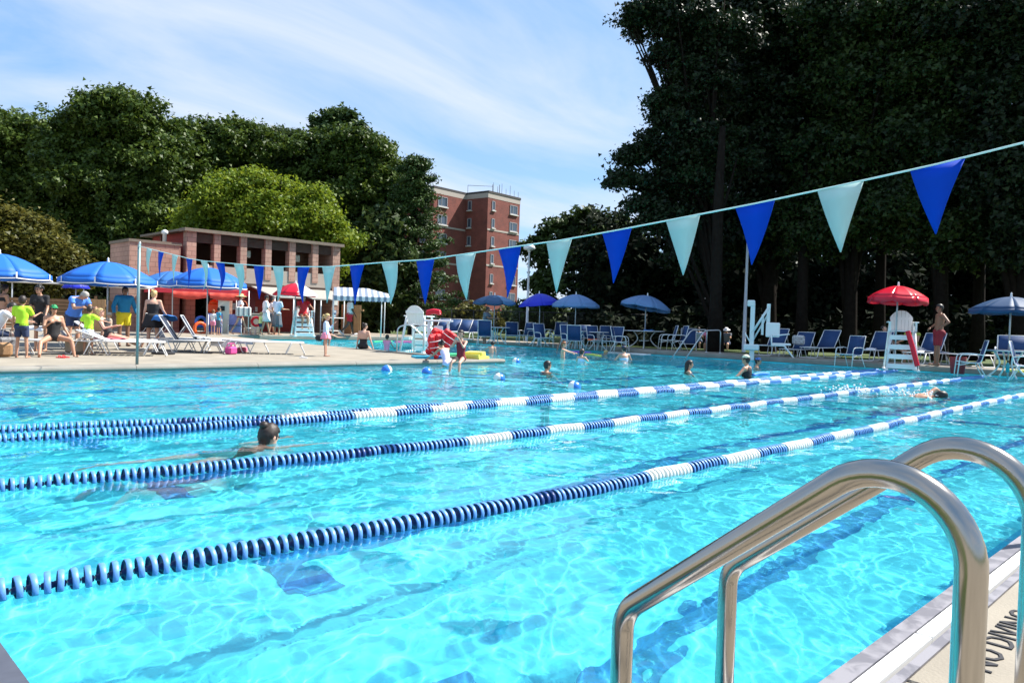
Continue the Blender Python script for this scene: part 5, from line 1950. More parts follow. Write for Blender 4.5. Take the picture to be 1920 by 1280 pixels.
TG = 'round white patio tables'
table('round white table under the tilted faded umbrella', at_depth(1207, 31.8, Zd), .85, group=TG)
table('round white table with curved legs at the right edge', at_depth(1889, 20.3, Zd), .66, group=TG)
table('round table behind the seated woman in black on the far coping', at_depth(930, 33.5, Zd), .6, group=TG)
table('round table under the royal blue umbrella', at_depth(1010, 33.3, Zd), .55, group=TG)
table('round table under the pale faded umbrella', at_depth(1080, 32.0, Zd), .6, group=TG)
table('small round table between the sling chairs right of the faded umbrella', at_depth(1120, 31.4, Zd), .45, group=TG)


# --- sling arm chair
def armchair(label, loc, rz, ms, group=None, back=.55, wide=.54):
    """faces +Y"""
    t = thing('sling_chair', label, 'chair', loc, rz, group)
    w_ = wide / 2
    # continuous sling: back and seat
    prof_ = [(.27, .41), (.12, .385), (-.05, .37), (-.2, .385), (-.245, .44), (-.30, .65), (-.38, .40 + back + .02)]
    prof_ = [(y, z) for y, z in prof_]
    def strip(pr, nm):
        vs, fs = [], []
        for (y, z) in pr:
            vs += [(-w_ + .015, y, z), (w_ - .015, y, z)]
        for i in range(len(pr) - 1):
            fs.append((2 * i, 2 * i + 1, 2 * i + 3, 2 * i + 2))
        o = MB().add(vs, fs, True).build(nm, ms, t)
        o.modifiers.new('c', 'SOLIDIFY').thickness = .008
    strip(prof_[:5], 'seat'); strip(prof_[4:], 'backrest')
    for s in (-1, 1):
        x = s * w_
        MB().tube([(x, y, z) for y, z in prof_], .013, 6).build('side_rail', m_alu, t)
        # arm and leg loop
        lp = fillet([(x + s * .03, .30, 0), (x + s * .03, .25, .60), (x + s * .03, -.12, .615), (x + s * .02, -.29, .58)], .12, 5)
        MB().tube(lp, .014, 7).build('arm', m_alu, t)
        MB().tube([(x + s * .03, -.36, 0), (x + s * .01, -.16, .385)], .013, 6).build('leg', m_alu, t)
        MB().tube([(x + s * .03, .275, .3), (x + s * .0, .0, .375)], .011, 6).build('brace', m_alu, t)
    MB().tube([(-w_, -.38, .42 + back), (w_, -.38, .42 + back)], .013, 6).build('top_rail', m_alu, t)
    MB().tube([(-w_, .27, .40), (w_, .27, .40)], .013, 6).build('front_rail', m_alu, t)
    MB().tube([(-w_, -.22, .36), (w_, -.22, .36)], .011, 6).build('stretcher', m_alu, t)
    return t


def chaise(label, loc, rz, ms, ang=38, group=None, L=1.25, straps=0, fr=None, px_small=None):
    """lounger: foot end at +Y, backrest raised by ang degrees at -Y"""
    t = thing('sun_lounger', label, 'sun lounger', loc, rz, group)
    w_, H = .32, .36
    fr = fr or m_alu
    a = math.radians(ang)
    bl = .80
    if px_small:
        t.scale = (px_small,) * 3
    b0 = Vector((0, -.30, H)); b1 = b0 + Vector((0, -math.cos(a) * bl, math.sin(a) * bl))
    def panel(p0, p1, nm, k):
        if k:
            for i in range(k):
                q0 = Vector(p0).lerp(Vector(p1), (i + .08) / k); q1 = Vector(p0).lerp(Vector(p1), (i + .92) / k)
                MB().add([(-w_, q0.y, q0.z), (w_, q0.y, q0.z), (w_, q1.y, q1.z), (-w_, q1.y, q1.z)], [(0, 1, 2, 3)]).build('strap', ms, t).modifiers.new('c', 'SOLIDIFY').thickness = .006
        else:
            m_ = Vector(p0).lerp(Vector(p1), .5) + Vector((0, 0, -.02))
            MB().add([(-w_, p0[1], p0[2]), (w_, p0[1], p0[2]), (w_, m_.y, m_.z), (-w_, m_.y, m_.z), (w_, p1[1], p1[2]), (-w_, p1[1], p1[2])], [(0, 1, 2, 3), (3, 2, 4, 5)], True).build(nm, ms, t).modifiers.new('c', 'SOLIDIFY').thickness = .008
    panel(b0, (0, L - .3, H), 'seat', straps)
    panel(b0, b1, 'backrest', 0 if not straps else max(4, straps - 2))
    for s in (-1, 1):
        x = s * w_
        MB().tube([(x, -.95, H), (x, L - .28, H)], .015, 6).build('side_rail', fr, t)
        MB().tube([(x * .96, b0.y, b0.z), (x * .96, b1.y, b1.z)], .015, 6).build('back_rail', fr, t)
        MB().tube([(x * .9, b0.y - .55, H), (x * .9, b0.y - math.cos(a) * .5, H + math.sin(a) * .5)], .010, 5).build('prop', fr, t)
    for y0, dy in ((-.72, -.16), (-.50, .16), (L - .62, -.16), (L - .40, .16)):
        pts = fillet([(-w_, y0, H), (-w_, y0 + dy, .015), (w_, y0 + dy, .015), (w_, y0, H)], .06, 4)
        MB().tube(pts, .014, 6).build('leg', fr, t)
    MB().tube([(-w_, L - .28, H), (w_, L - .28, H)], .015, 6).build('end_rail', fr, t)
    MB().tube([(-w_ * .96, b1.y, b1.z), (w_ * .96, b1.y, b1.z)], .015, 6).build('top_rail', fr, t)
    return t


# left foreground group
chaise('white framed lounger under the woman in the green cap', at(98, 664), facing(98, 262), m_slingw, 0, L=1.2, px_small=.88)
chaise('navy sling lounger with its back up behind the second boy', at_depth(146, 18.9, Zd), facing(150, 95) + PI * 0, m_slingn, 52, px_small=.88)
chaise('lounger under the reclining woman holding a toddler', at(218, 662), facing(218, 95), m_slingw, 35, px_small=.88)
chaise('lounger with lifted back between the umbrella stand and the black dress', at_depth(322, 20.0, Zd), facing(322, 110), m_slingn, 62, px_small=.88)
chaise('dark sling lounger with steep back, middle of the three by the flag pole', at(352, 661), facing(352, 100), m_slingn, 58, px_small=.88)
chaise('dark sling lounger with the tallest white edged back', at(388, 660), facing(388, 95), m_slingn, 60, px_small=.88)
chaise('flat white strapped lounger laden with pale towels', at(437, 661), facing(437, 92), m_slingw, 8, straps=9, px_small=.88)
chaise('flat white strapped lounger standing apart at the right of the row', at(492, 663), facing(492, 90), m_slingw, 4, straps=9, L=1.45, px_small=.88)
chaise('lounger with white straps half hidden behind the flag pole', at_depth(232, 17.4, Zd), facing(232, 95), m_slingw, 20, straps=8, px_small=.88)
# towels, bags and shoes
def towel(label, p, sx, sy, m, rz, z, drop=.0):
    vs, fs = [], []
    nx, ny = 10, 8
    r_ = random.Random(label)
    ph = r_.uniform(0, 6)
    for i in range(nx + 1):
        for j in range(ny + 1):
            x, y = (i / nx - .5) * sx, (j / ny - .5) * sy
            zz = .018 * math.sin(x * 17 + ph) * math.cos(y * 13 + ph) + .015
            e = max(0, abs(x) - sx * .36)
            zz -= e * drop
            vs.append((x, y, zz))
    for i in range(nx):
        for j in range(ny):
            a = i * (ny + 1) + j
            fs.append((a, a + ny + 1, a + ny + 2, a + 1))
    mb = MB().add(vs, fs, True)
    o = mb.build('towel', m, None, (p.x, p.y, z - Zd + p.z))
    o.rotation_euler = (0, 0, rz)
    o.modifiers.new('c', 'SOLIDIFY').thickness = .012
    return tag(o, label, 'towel')


towel('pale blue towel spread over the flat lounger', at(437, 661), .62, 1.0, c_pale, facing(437, 92), Zd + .335, 1.2)
towel('rumpled white towel hanging off the flat lounger', at(415, 661), .66, .5, c_white, facing(415, 92), Zd + .345, 2.0)
towel('white towel bunched on the lounger behind the green cap', at_depth(84, 17.9, Zd), .7, .7, c_white, .4, Zd + .56, 1.0)
towel('blue towel draped over a lounger back near the flag pole', at_depth(305, 19.5, Zd), .5, .5, cloth('towel_blue', (.02, .15, .45)), .2, Zd + .90, 2.0)
towel('pink and red towel under the reclining woman', at(200, 661), .55, .8, cloth('towel_rose', (.60, .12, .16)), .3, Zd + .335, 1.0)


def soft_bag(label, p, s, m, rz=0, handles=True, z=None):
    t = thing('beach_bag', label, 'bag', (p.x, p.y, p.z if z is None else z), rz)
    b = MB()
    b.box((0, 0, s[2] / 2), s, bev=min(s) * .2)
    o = b.build('bag_body', m, t)
    if handles:
        for y in (-1, 1):
            MB().tube(fillet([(-s[0] * .3, y * s[1] * .3, s[2]), (-s[0] * .25, y * s[1] * .2, s[2] * 1.4), (s[0] * .25, y * s[1] * .2, s[2] * 1.4), (s[0] * .3, y * s[1] * .3, s[2])], .06, 4), .012, 5).build('strap', m, t)
    return t


soft_bag('black and white checked bag beside the first boy', at(12, 668), (.42, .25, .40), mat('check_cloth', (.16, .16, .17), rough=.8, noise=.5, nscale=26), .3)
soft_bag('grey canvas bag between the two loungers on the left', at(146, 663), (.5, .32, .34), c_beige, .4)
soft_bag('pink and purple bag under the flat loungers', at_depth(433, 19.2, Zd), (.28, .2, .2), cloth('bag_pink', (.55, .06, .25)), .4)
soft_bag('small pink bag on the deck under the far lounger', at(454, 660), (.30, .22, .13), cloth('bag_rose', (.80, .18, .28)), .9, False)
soft_bag('brown basket at the bottom left edge of the deck', at(2, 669), (.36, .3, .30), mat('wicker', (.30, .17, .08), rough=.8, noise=.3, nscale=40), .1, False)
soft_bag('white patterned bag on the sling chair near the lift', at_depth(1496, 27.2, Zd), (.42, .25, .34), mat('spot_cloth', (.45, .44, .44), rough=.8, noise=.5, nscale=16), facing(1496, 180), False, Zd + .42)
for px, py, m, lab in ((119, 671, c_red, 'pair of red flip-flops in front of the first lounger'), (572, 671, c_white, 'small white shoe alone on the coping')):
    p = at(px, py)
    t = thing('flip_flops' if px == 119 else 'shoe', lab, 'footwear', (p.x, p.y, p.z), .5)
    for q in ((-.07, 0), (.07, .04))[:2 if px == 119 else 1]:
        sole = [(math.cos(a) * .045 + q[0], math.sin(a) * .12 + q[1]) for a in [i * PI / 6 for i in range(12)]]
        MB().prism(sole, 0, .022).build('sole', m, t)
        MB().tube(fillet([(q[0] - .04, q[1], .02), (q[0], q[1] + .06, .06), (q[0] + .04, q[1], .02)], .03, 4), .008, 5).build('strap', m, t)
# umbrella stand
p = at(306, 664)
t = thing('umbrella_stand', 'empty black round umbrella stand on the deck', 'stand', (p.x, p.y, p.z))
MB().lathe([(.001, 0), (.26, 0), (.26, .04), (.2, .055), (.05, .07), (.001, .07)], 20).build('foot', m_slot, t)
MB().tube([(0, 0, .05), (0, 0, .34)], .025, 8).build('sleeve', m_slot, t)
MB().box((.04, 0, .28), (.05, .02, .02)).build('knob', m_slot, t)
# fallen grating on the coping
p = G(672, 687, .02)

# ------------------------------------------------------------------ red pop-up canopy and things under it
cp = at_depth(365, 33, Zd)
can = thing('popup_canopy', 'red pop-up canopy tent in front of the building', 'canopy', (cp.x, cp.y, cp.z), facing(365, 180) + .15)
m_cred = mat('canopy_red', (.62, .035, .06), rough=.6, trans=.2)
m_cor = mat('canopy_coral', (.75, .08, .05), rough=.6, trans=.25)
W, D, HC = 3.9, 2.6, 1.85
for sx in (-1, 1):
    for sy in (-1, 1):
        MB().tube([(sx * W / 2, sy * D / 2, 0), (sx * W / 2, sy * D / 2, HC)], .022, 6).build('leg', m_alu, can)
top = Vector((0, 0, HC + .55))
cs = [(-W / 2, -D / 2), (W / 2, -D / 2), (W / 2, D / 2), (-W / 2, D / 2)]
for i in range(4):
    a, b = cs[i], cs[(i + 1) % 4]
    MB().add([(a[0], a[1], HC), (b[0], b[1], HC), tuple(top)], [(0, 1, 2)]).build('roof_panel', m_cred, can)
    MB().add([(a[0], a[1], HC), (b[0], b[1], HC), (b[0] * 1.004, b[1] * 1.004, HC - .22), (a[0] * 1.004, a[1] * 1.004, HC - .22)], [(0, 1, 2, 3)]).build('valance', m_cred, can)
for (x0, x1) in ((-1.75, -.35), (-.25, 1.1)):
    vs, fs = [], []
    for i in range(13):
        x = x0 + (x1 - x0) * i / 12
        s = .22 + .10 * math.sin(PI * i / 12)
        vs += [(x, D / 2 + .03, HC - .14), (x, D / 2 + .12 + .03 * math.sin(i * 1.7), HC - .14 - s * .55), (x, D / 2 + .06 + .03 * math.cos(i * 2.1), HC - .14 - s)]
    for i in range(12):
        for j in range(2):
            fs.append((3 * i + j, 3 * i + j + 1, 3 * i + 4 + j, 3 * i + 3 + j))
    MB().add(vs, fs, True).build('swag', m_cor, can)
R_ = Matrix.Rotation(facing(365, 180) + .15, 3, 'Z')
def under(x, y):
    v = R_ @ Vector((x, y, 0)); return Vector((cp.x + v.x, cp.y + v.y, Zd))
m_orange = mat('toy_orange', (.80, .12, .02), rough=.5)
q = under(-.7, .4)
t = thing('slush_machine', 'orange and cream drinks stand under the red canopy', 'drinks stand', (q.x, q.y, q.z), facing(365, 180))
MB().box((0, 0, .45), (.55, .5, .9), bev=.03).build('cabinet', m_cream, t)
MB().box((0, 0, 1.12), (.5, .42, .4), bev=.06).build('tank', m_orange, t)
MB().lathe([(.2, 1.32), (.22, 1.36), (.12, 1.46), (.001, 1.5)], 14).build('lid', m_orange, t)
q = under(-.95, 1.2)
t = thing('sandwich_board', 'cream sign board leaning under the red canopy', 'sign', (q.x, q.y, q.z), facing(365, 180))
for s in (-1, 1):
    MB().box((0, s * .12, .75), (.45, .03, 1.5), M=Matrix.Rotation(s * .05, 4, 'X')).build('board', m_cream, t)
MB().box((.05, .205, 1.1), (.18, .012, .2), M=Matrix.Rotation(.05, 4, 'X')).build('picture', m_slot, t)
for (x, y, m, lab) in ((-1.35, 1.5, cloth('towel_stripe', (.35, .38, .75)), 'lilac striped beach towel hanging over a chair back by the canopy'), (-.55, 1.6, cloth('towel_cobalt', (.03, .10, .50)), 'cobalt towel hanging over a chair under the canopy')):
    q = under(x, y)
    t = thing('folding_chair', lab.replace('lilac', 'folding chair hung with a lilac').replace('cobalt towel', 'folding chair hung with a cobalt towel').replace(' hanging over a chair back by the canopy', ' by the canopy').replace(' hanging over a chair under the canopy', ' under the canopy'), 'chair', (q.x, q.y, q.z), facing(380, 0))
    for s in (-1, 1):
        MB().tube([(s * .26, -.3, 0), (s * .26, .25, .85)], .014, 6).build('leg', m_alu, t)
        MB().tube([(s * .26, .25, 0), (s * .26, -.25, .42)], .014, 6).build('leg', m_alu, t)
    MB().box((0, 0, .41), (.5, .45, .02)).build('seat', m_slingn, t)
    o = MB().add([(-.3, .20, .12), (.3, .20, .10), (.29, .24, .88), (-.29, .24, .88), (.29, .30, .86), (-.29, .30, .86), (.3, .31, .3), (-.3, .31, .3)], [(0, 1, 2, 3), (3, 2, 4, 5), (5, 4, 6, 7)], False).build('backrest', m, t)
    o['label'] = 'backrest covered by a towel'
for (x, y, z, r_, lab) in ((-.1, .9, .4, .2, 'blue and red swim ring under the canopy'), (.0, 1.4, .12, .24, 'orange inflatable toy on the deck before the canopy')):
    q = under(x, y)
    t = thing('swim_ring', lab, 'swim ring', (q.x, q.y, q.z + z), 0)
    MB().tube([(math.cos(a) * r_, 0, math.sin(a) * r_ + .12) for a in [i * PI / 8 for i in range(16)]], .07, 8, closed=True).build('ring', m_buoyb if 'blue' in lab else m_orange, t)
    MB().box((0, 0, -z + .02 if z > .2 else .02), (.3, .2, .04)).build('rest', m_cream, t)

# ------------------------------------------------------------------ striped awning
ap = at_depth(668, 36.5, Zd)
aw = thing('striped_awning', 'blue grey and white striped canvas awning on thin posts', 'awning', (ap.x, ap.y, ap.z), facing(668, 180) + .05)
m_st = mat('stripe_slate', (.22, .27, .36), rough=.7, trans=.15)
m_sw = mat('stripe_white', (.80, .80, .82), rough=.7, trans=.2)
W2 = 2.55; ns = 18
for i in range(ns):
    x0 = -1.45 + W2 * i / ns; x1 = -1.45 + W2 * (i + 1) / ns
    m_ = m_st if i % 2 else m_sw
    def sl(x):   # ridge drops away at the left end (image right)
        return 2.28 if x > -.45 else 2.28 - (-.45 - x) * .22
    vs = [(x0, .9, 1.86), (x1, .9, 1.86), (x1, .1, sl(x1)), (x0, .1, sl(x0)), (x1, -1.2, 2.0), (x0, -1.2, 2.0)]
    MB().add(vs, [(0, 1, 2, 3), (3, 2, 4, 5)]).build('stripe_panel', m_, aw)
    MB().add([(x0, .905, 1.86), (x1, .905, 1.86), (x1, .91, 1.66), ((x0 + x1) / 2, .91, 1.63), (x0, .91, 1.66)], [(0, 4, 3, 2, 1)]).build('scallop', m_, aw)
for x, y in ((-1.4, -1.1), (-1.1, .7), (1.1, .7), (1.1, -1.1)):
    MB().tube([(x, y, 0), (x, y, 1.95)], .025, 6).build('post', m_alu, aw)
# pale lean-to roof seen over the wooden fence on the left
lp = at_depth(80, 33, Zd)
lt = thing('shade_sail', 'thin white shade roof edge showing above the wooden fence', 'canopy', (lp.x, lp.y, lp.z), facing(80, 180))
MB().box((-.2, 0, 1.92), (3.0, 1.6, .05)).build('roof_panel', m_white, lt)
for x in (-1.5, 1.1):
    MB().tube([(x, .6, 0), (x, .6, 1.9)], .03, 6).build('post', m_alu, lt)

# ------------------------------------------------------------------ wooden fences
m_wood = mat('fence_wood', (.26, .145, .07), rough=.8, noise=.2, nscale=4)
m_woodl = mat('fence_wood_pale', (.42, .25, .12), rough=.8, noise=.15, nscale=4)


def board_fence(label, a, b, z0, z1, vertical, m, pitch=.15, group='wooden fences'):
    a = Vector(a); b = Vector(b)
    d = b - a; L = d.length; rz = math.atan2(d.y, d.x)
    t = thing('board_fence', label, 'fence', (a.x, a.y, a.z), rz, group)
    if vertical:
        me = MB().box((0, 0, (z0 + z1) / 2), (pitch - .012, .025, z1 - z0)).mesh('board', m)
        for i in range(int(L / pitch)):
            link('board', me, t, (pitch * (i + .5), random.uniform(-.003, .003), random.uniform(-.008, .008)))
        for z in (z0 + .25, z1 - .25):
            MB().box((L / 2, .045, z), (L, .06, .09)).build('rail', m, t)
    else:
        n = int((z1 - z0) / pitch)
        k = max(1, int(L / 2.4))
        me = MB().box((0, 0, 0), (L / k - .01, .025, pitch - .022)).mesh('board', m)
        for j in range(k):
            for i in range(n):
                link('board', me, t, (L / k * (j + .5), random.uniform(-.004, .004), z0 + pitch * (i + .5)))
        for j in range(k + 1):
            MB().box((L / k * j, .06, (z0 + z1) / 2), (.10, .09, z1 - z0 + .1)).build('post', m, t)
    return t


board_fence('long fence of horizontal brown boards behind the sunbathers', at_depth(-60, 31, 0), at_depth(178, 32.5, 0), .0, 1.62, False, m_wood)
board_fence('pale upright board panel between the blue umbrellas', at_depth(168, 30, 0), at_depth(200, 30, 0), .0, 1.50, True, m_woodl)
board_fence('brown upright board fence left of the canopy', at_depth(200, 33.5, 0), at_depth(262, 34, 0), .0, 1.5, True, m_wood)
board_fence('dark brown upright board gate right of the building', at_depth(639, 39.5, 0), at_depth(662, 39, 0), .0, 1.75, True, m_wood)
board_fence('golden upright board panel beside the walking man', at_depth(662, 38.5, 0), at_depth(679, 38, 0), .0, 1.72, True, m_woodl)

# chain link fence at the back
a = at_depth(690, 47, 0); b = at_depth(1210, 40, 0)
cl = thing('chain_link_fence', 'black chain link fence running behind the row of pool chairs', 'fence', (a.x, a.y, 0))
m_cl = mat('fence_black', (.02, .022, .022), rough=.6)
dv = b - a
n = 12
for i in range(n + 1):
    q = dv * (i / n)
    MB().tube([(q.x, q.y, 0), (q.x, q.y, 1.75)], .03, 6).build('post', m_cl, cl)
MB().tube([(0, 0, 1.72), (dv.x, dv.y, 1.72)], .022, 6).build('top_rail', m_cl, cl)
mesh = MB()
L = dv.length; u = dv.normalized(); st = .11
nn = int(L / st)
for i in range(-16, nn):
    for s in (1, -1):
        x0, x1 = (i * st, i * st + 1.7) if s == 1 else (i * st + 1.7, i * st)
        z0, z1 = .02, 1.72
        if min(x0, x1) < 0 or max(x0, x1) > L:
            continue
        p0 = u * x0; p1 = u * x1
        mesh.add([(p0.x, p0.y, z0), (p0.x, p0.y, z0 + .008), (p1.x, p1.y, z1 + .008), (p1.x, p1.y, z1)], [(0, 1, 2, 3)])
stuff(mesh.build('wire_mesh', m_cl, cl))

# ------------------------------------------------------------------ lifeguard chairs
def guard_chair(label, loc, rz, seat_z=1.0, back_h=.9, w_=.62, steps=4, base=.85):
    """faces +Y; ladder on the front"""
    t = thing('lifeguard_chair', label, 'lifeguard chair', loc, rz, 'white lifeguard chairs')
    # splayed legs
    for sx in (-1, 1):
        MB().tube([(sx * (w_ / 2 + .10), .50, 0), (sx * w_ / 2, .22, seat_z + .02)], .040, 4).build('leg', m_plastic, t)
        MB().tube([(sx * (w_ / 2 + .10), -.50, 0), (sx * w_ / 2, -.25, seat_z + .28)], .040, 4).build('leg', m_plastic, t)
        MB().box((sx * (w_ / 2 + .10), 0, .03), (.09, 1.25, .06), bev=.01).build('skid', m_plastic, t)
        MB().box((sx * (w_ / 2 + .05), 0, seat_z * .5), (.03, .86, .09)).build('side_brace', m_plastic, t)
        MB().box((sx * (w_ / 2 + .04), .02, seat_z + .26), (.12, .62, .035), bev=.01).build('armrest', m_plastic, t)
        MB().box((sx * (w_ / 2 + .03), .26, seat_z + .12), (.05, .06, .26)).build('arm_post', m_plastic, t)
    for k in range(steps):
        f_ = (k + .5) / steps
        y = .53 - .28 * f_ ; z = seat_z * f_ * .96
        MB().box((0, y + .01, z), (w_ + .2 * (1 - f_) + .02, .035, .14), bev=.008).build('step', m_plastic, t)
    for k in range(5):
        MB().box((0, .22 - k * .115, seat_z), (w_, .10, .03)).build('seat_slat', m_plastic, t)
    # fan back of vertical slats
    nb = 6
    for k in range(nb):
        x = (k - (nb - 1) / 2) * (w_ * .88 / nb)
        top_ = back_h * (1 - .30 * (abs(x) / (w_ / 2)) ** 2.2)
        vs = []
        tilt = .24
        x1 = x * 1.12
        hw = w_ * .88 / nb / 2 - .003
        pts = []
        hw1 = hw * 1.12
        tz = lambda q: back_h * (1 - .36 * (abs(q) / (w_ * .88 * .56)) ** 2.4)
        for (xx, zz) in ((x - hw, 0), (x + hw, 0), (x1 + hw1, tz(x1 + hw1)), (x1 + hw1 * .4, tz(x1 + hw1 * .4)), (x1 - hw1 * .4, tz(x1 - hw1 * .4)), (x1 - hw1, tz(x1 - hw1))):
            pts.append((xx, -.25 - zz * tilt, seat_z + .02 + zz))
        ptsb = [(a_, b_ - .022, c_) for a_, b_, c_ in pts]
        n_ = len(pts)
        mb_ = MB().add(pts + ptsb, [tuple(range(n_)), tuple(reversed(range(n_, 2 * n_)))] + [(i, (i + 1) % n_, n_ + (i + 1) % n_, n_ + i) for i in range(n_)])
        mb_._fix = True
        mb_.build('back_slat', m_plastic, t)
    MB().box((0, -.25 - .35 * .24 - .035, seat_z + .38), (w_ * .98, .03, .08)).build('back_rail', m_plastic, t)
    return t


gl_ = at(784, 661)
guard_chair('white lifeguard chair with fan back on the left deck corner, empty', gl_, facing(797, 22), .86, .56, .58)
gr_ = at(1690, 683)
gc = guard_chair('tall white lifeguard chair with ladder steps under the red umbrella', at_depth(1688, 22.6, Zd), facing(1688, 175), 1.16, .60, .62)
gm_ = at_depth(567, 33, Zd)
guard_chair('distant white lifeguard chair holding the lifeguard in red', gm_, facing(567, 170), .85, .5, .6)
person('lifeguard in a red shirt sitting high in front of the red wall', gm_ + Vector((0, 0, 0)), facing(567, 165), 1.70, 'tan', ('black', 'short'), dict(hip=72, knee=80, lean=8, arm_l=60, elbow_l=10, arm_r=30, elbow_r=60), [shirt(c_red, .7, .02), shorts(c_red, .35)], seat=.87, face=False)

umbrella('glossy red umbrella over the tall lifeguard chair on the right', at_depth(1677, 22.4, Zd), 2.18, .80, .34, [m_ured], trim=False, val=.18, rz=.15, tilt=.04, tdir=-.7)
umbrella('red and white panelled umbrella over the distant lifeguard', at_depth(552, 32.5, Zd), 2.0, .92, .48, [m_ured, m_ured, m_uwht, m_uwht], trim=False, val=.06, rz=-.35)

# rescue tube hanging on the right chair, another leaning
def rescue_tube(label, a, b, m=None):
    a = Vector(a); b = Vector(b)
    t = thing('rescue_tube', label, 'rescue tube', a)
    P = [Vector((0, 0, 0)), (b - a) * .08, (b - a) * .5 + Vector((0, 0, .03)), (b - a) * .92, b - a]
    MB().tube(smooth_path(P, 4), .07, 8).build('float', m or m_ured, t)
    MB().tube([b - a, b - a + Vector((.05, 0, -.12))], .012, 5).build('strap', c_black, t)
    return t


a = at_depth(1702, 22.05, Zd + 1.0); b = at_depth(1720, 21.8, Zd + .02)
rescue_tube('red rescue tube leaning on the right side of the tall lifeguard chair', a, b)
a = at_depth(800, 19.6, Zd + 1.08); b = at_depth(826, 19.5, Zd + 1.10)
rescue_tube('red rescue tube laid across the white lifeguard stand', a, b)

# towering stand beside the left chair with red vests hung on it
tp = at_depth(818, 19.9, Zd)
t = thing('vest_rack', 'white stand beside the fan back chair, hung with red life vests', 'rack', tp, facing(818, 180))
for x in (-.28, .22):
    MB().box((x, 0, .52), (.07, .07, 1.04), bev=.01).build('post', m_plastic, t)
MB().box((-.03, 0, 1.04), (.75, .2, .05), bev=.01).build('shelf', m_plastic, t)
MB().box((-.03, 0, .62), (.55, .16, .04)).build('shelf', m_plastic, t)
MB().box((-.03, .03, .78), (.24, .12, .26), bev=.02).build('first_aid_box', m_plastic, t)
MB().box((-.05, 0, .04), (.7, .4, .06)).build('base', m_plastic, t)
m_vest = mat('vest_red', (.70, .012, .02), rough=.55, noise=.25, nscale=14)
vr = random.Random(8)
for i in range(5):
    q = at_depth(805 + i * 5.5, 19.2 + .1 * (i % 2), Zd)
    v = thing('life_vest', ('topmost left', 'rear', 'middle front', 'lower', 'rightmost')[i] + ' red life vest hanging in the bunch beside the fan back chair', 'life vest', (q.x, q.y, q.z + .08 + .14 * ((i * 2) % 3)), facing(815, 180) + vr.uniform(-.5, .5), 'red life vests')
    for s in (-1, 1):
        mb = MB().box((s * .10, 0, .24), (.17, .12, .42), bev=.045)
        mb.build('panel', m_vest, v)
    MB().box((0, -.04, .3), (.3, .08, .3), bev=.03).build('back', m_vest, v)
    for z in (.14, .30):
        MB().tube([(-.19, .07, z), (0, .09, z - .01), (.19, .07, z)], .008, 5).build('strap', m_trim, v)
    v.rotation_euler = (vr.uniform(-.35, .35), vr.uniform(-.7, .7), v.rotation_euler[2]); v.location.z += .05

# kickboards and foam at the deck corner
def kickboard(label, p, s, m, z, rz):
    n_ = 14
    pl = [(-s[0] / 2, -s[1] / 2), (s[0] / 2, -s[1] / 2)] + [(math.cos(a) * s[0] / 2, s[1] / 2 - s[0] * .35 + math.sin(a) * s[0] * .35) for a in [PI * i / 8 for i in range(9)]]
    o = MB().prism(pl, 0, s[2]).build('kickboard', m, None, (p.x, p.y, z))
    o.rotation_euler = (0, 0, rz)
    return tag(o, label, 'kickboard', 'foam kickboards on the deck corner')


m_ky = mat('foam_yellow', (.80, .70, .12), rough=.6); m_kg = mat('foam_green', (.05, .50, .20), rough=.6); m_kb = mat('foam_blue', (.02, .18, .55), rough=.6)
yb = Vector((13.35, 14.75, 0))
for i, (lab, m, dx_, dy_) in enumerate((('lowest yellow kickboard at the tip of the deck', m_ky, .0, .0), ('second yellow kickboard, stacked on the lowest', m_ky, -.05, .05), ('thin yellow kickboard on top of the yellow stack', m_ky, .02, .1), ('green kickboard lying behind the yellow ones', m_kg, -.1, .75), ('blue kickboard beside the maroon suited girl', m_kb, -1.0, .35), ('turquoise kickboard behind the leaning girl', mat('foam_turquoise', (.03, .40, .55), rough=.6), -1.5, .45))):
    p = G(905 if i < 3 else 890, 678, ZD) if False else Vector((13.55 + dx_, 14.85 + dy_, 0))
    kickboard(lab, p, (.45, .75, .055), m, (ZD - .07) + (.058 * i if i < 3 else .03 * (i == 3)), -1.2 + .15 * i)
# foam noodles in the water
for (p0, p1, m, lab) in (((1062, 660), (1108, 661), mat('noodle_purple', (.30, .12, .55), rough=.5), 'purple foam noodle floating behind the red haired boy'),
                         ((1098, 664), (1127, 667), m_ky, 'yellow foam noodle under the small swimmer'),
                         ((700, 641), (735, 640), m_kg, 'green foam noodle in the side pool'),
                         ((740, 641), (790, 642), mat('noodle_pink', (.70, .12, .35), rough=.5), 'pink foam noodle in the side pool'),
                         ((1412, 704), (1440, 701), m_kb, 'short blue paddle float beside the cream cap')):
    a = G(*p0, .02); b = G(*p1, .02)
    o = MB().tube(smooth_path([Vector((0, 0, 0)), (b - a) * .5 + Vector((0, .05, .02)), b - a], 4), .035 if 'paddle' not in lab else .05, 8).build('foam_noodle', m, None, a)
    tag(o, lab, 'noodle')

# ------------------------------------------------------------------ grab rails
def grab(label, pts, cat='handrail', r_=.024):
    a = Vector(pts[0])
    t = thing('grab_rail', label, cat, a)
    MB().tube(fillet([Vector(p) - a for p in pts], .14, 5), r_, 8).build('rail', m_steelm if False else m_railw, t)
    for q in (pts[0], pts[-1]):
        if q[2] >= Zd - .05:
            MB().lathe([(.05, 0), (.05, .02), (.025, .03)], 10, Matrix.Translation(Vector(q) - a)).build('flange', m_railw, t)
    return t


m_railw = mat('dull_steel', (.55, .56, .57), rough=.3, metal=.85)
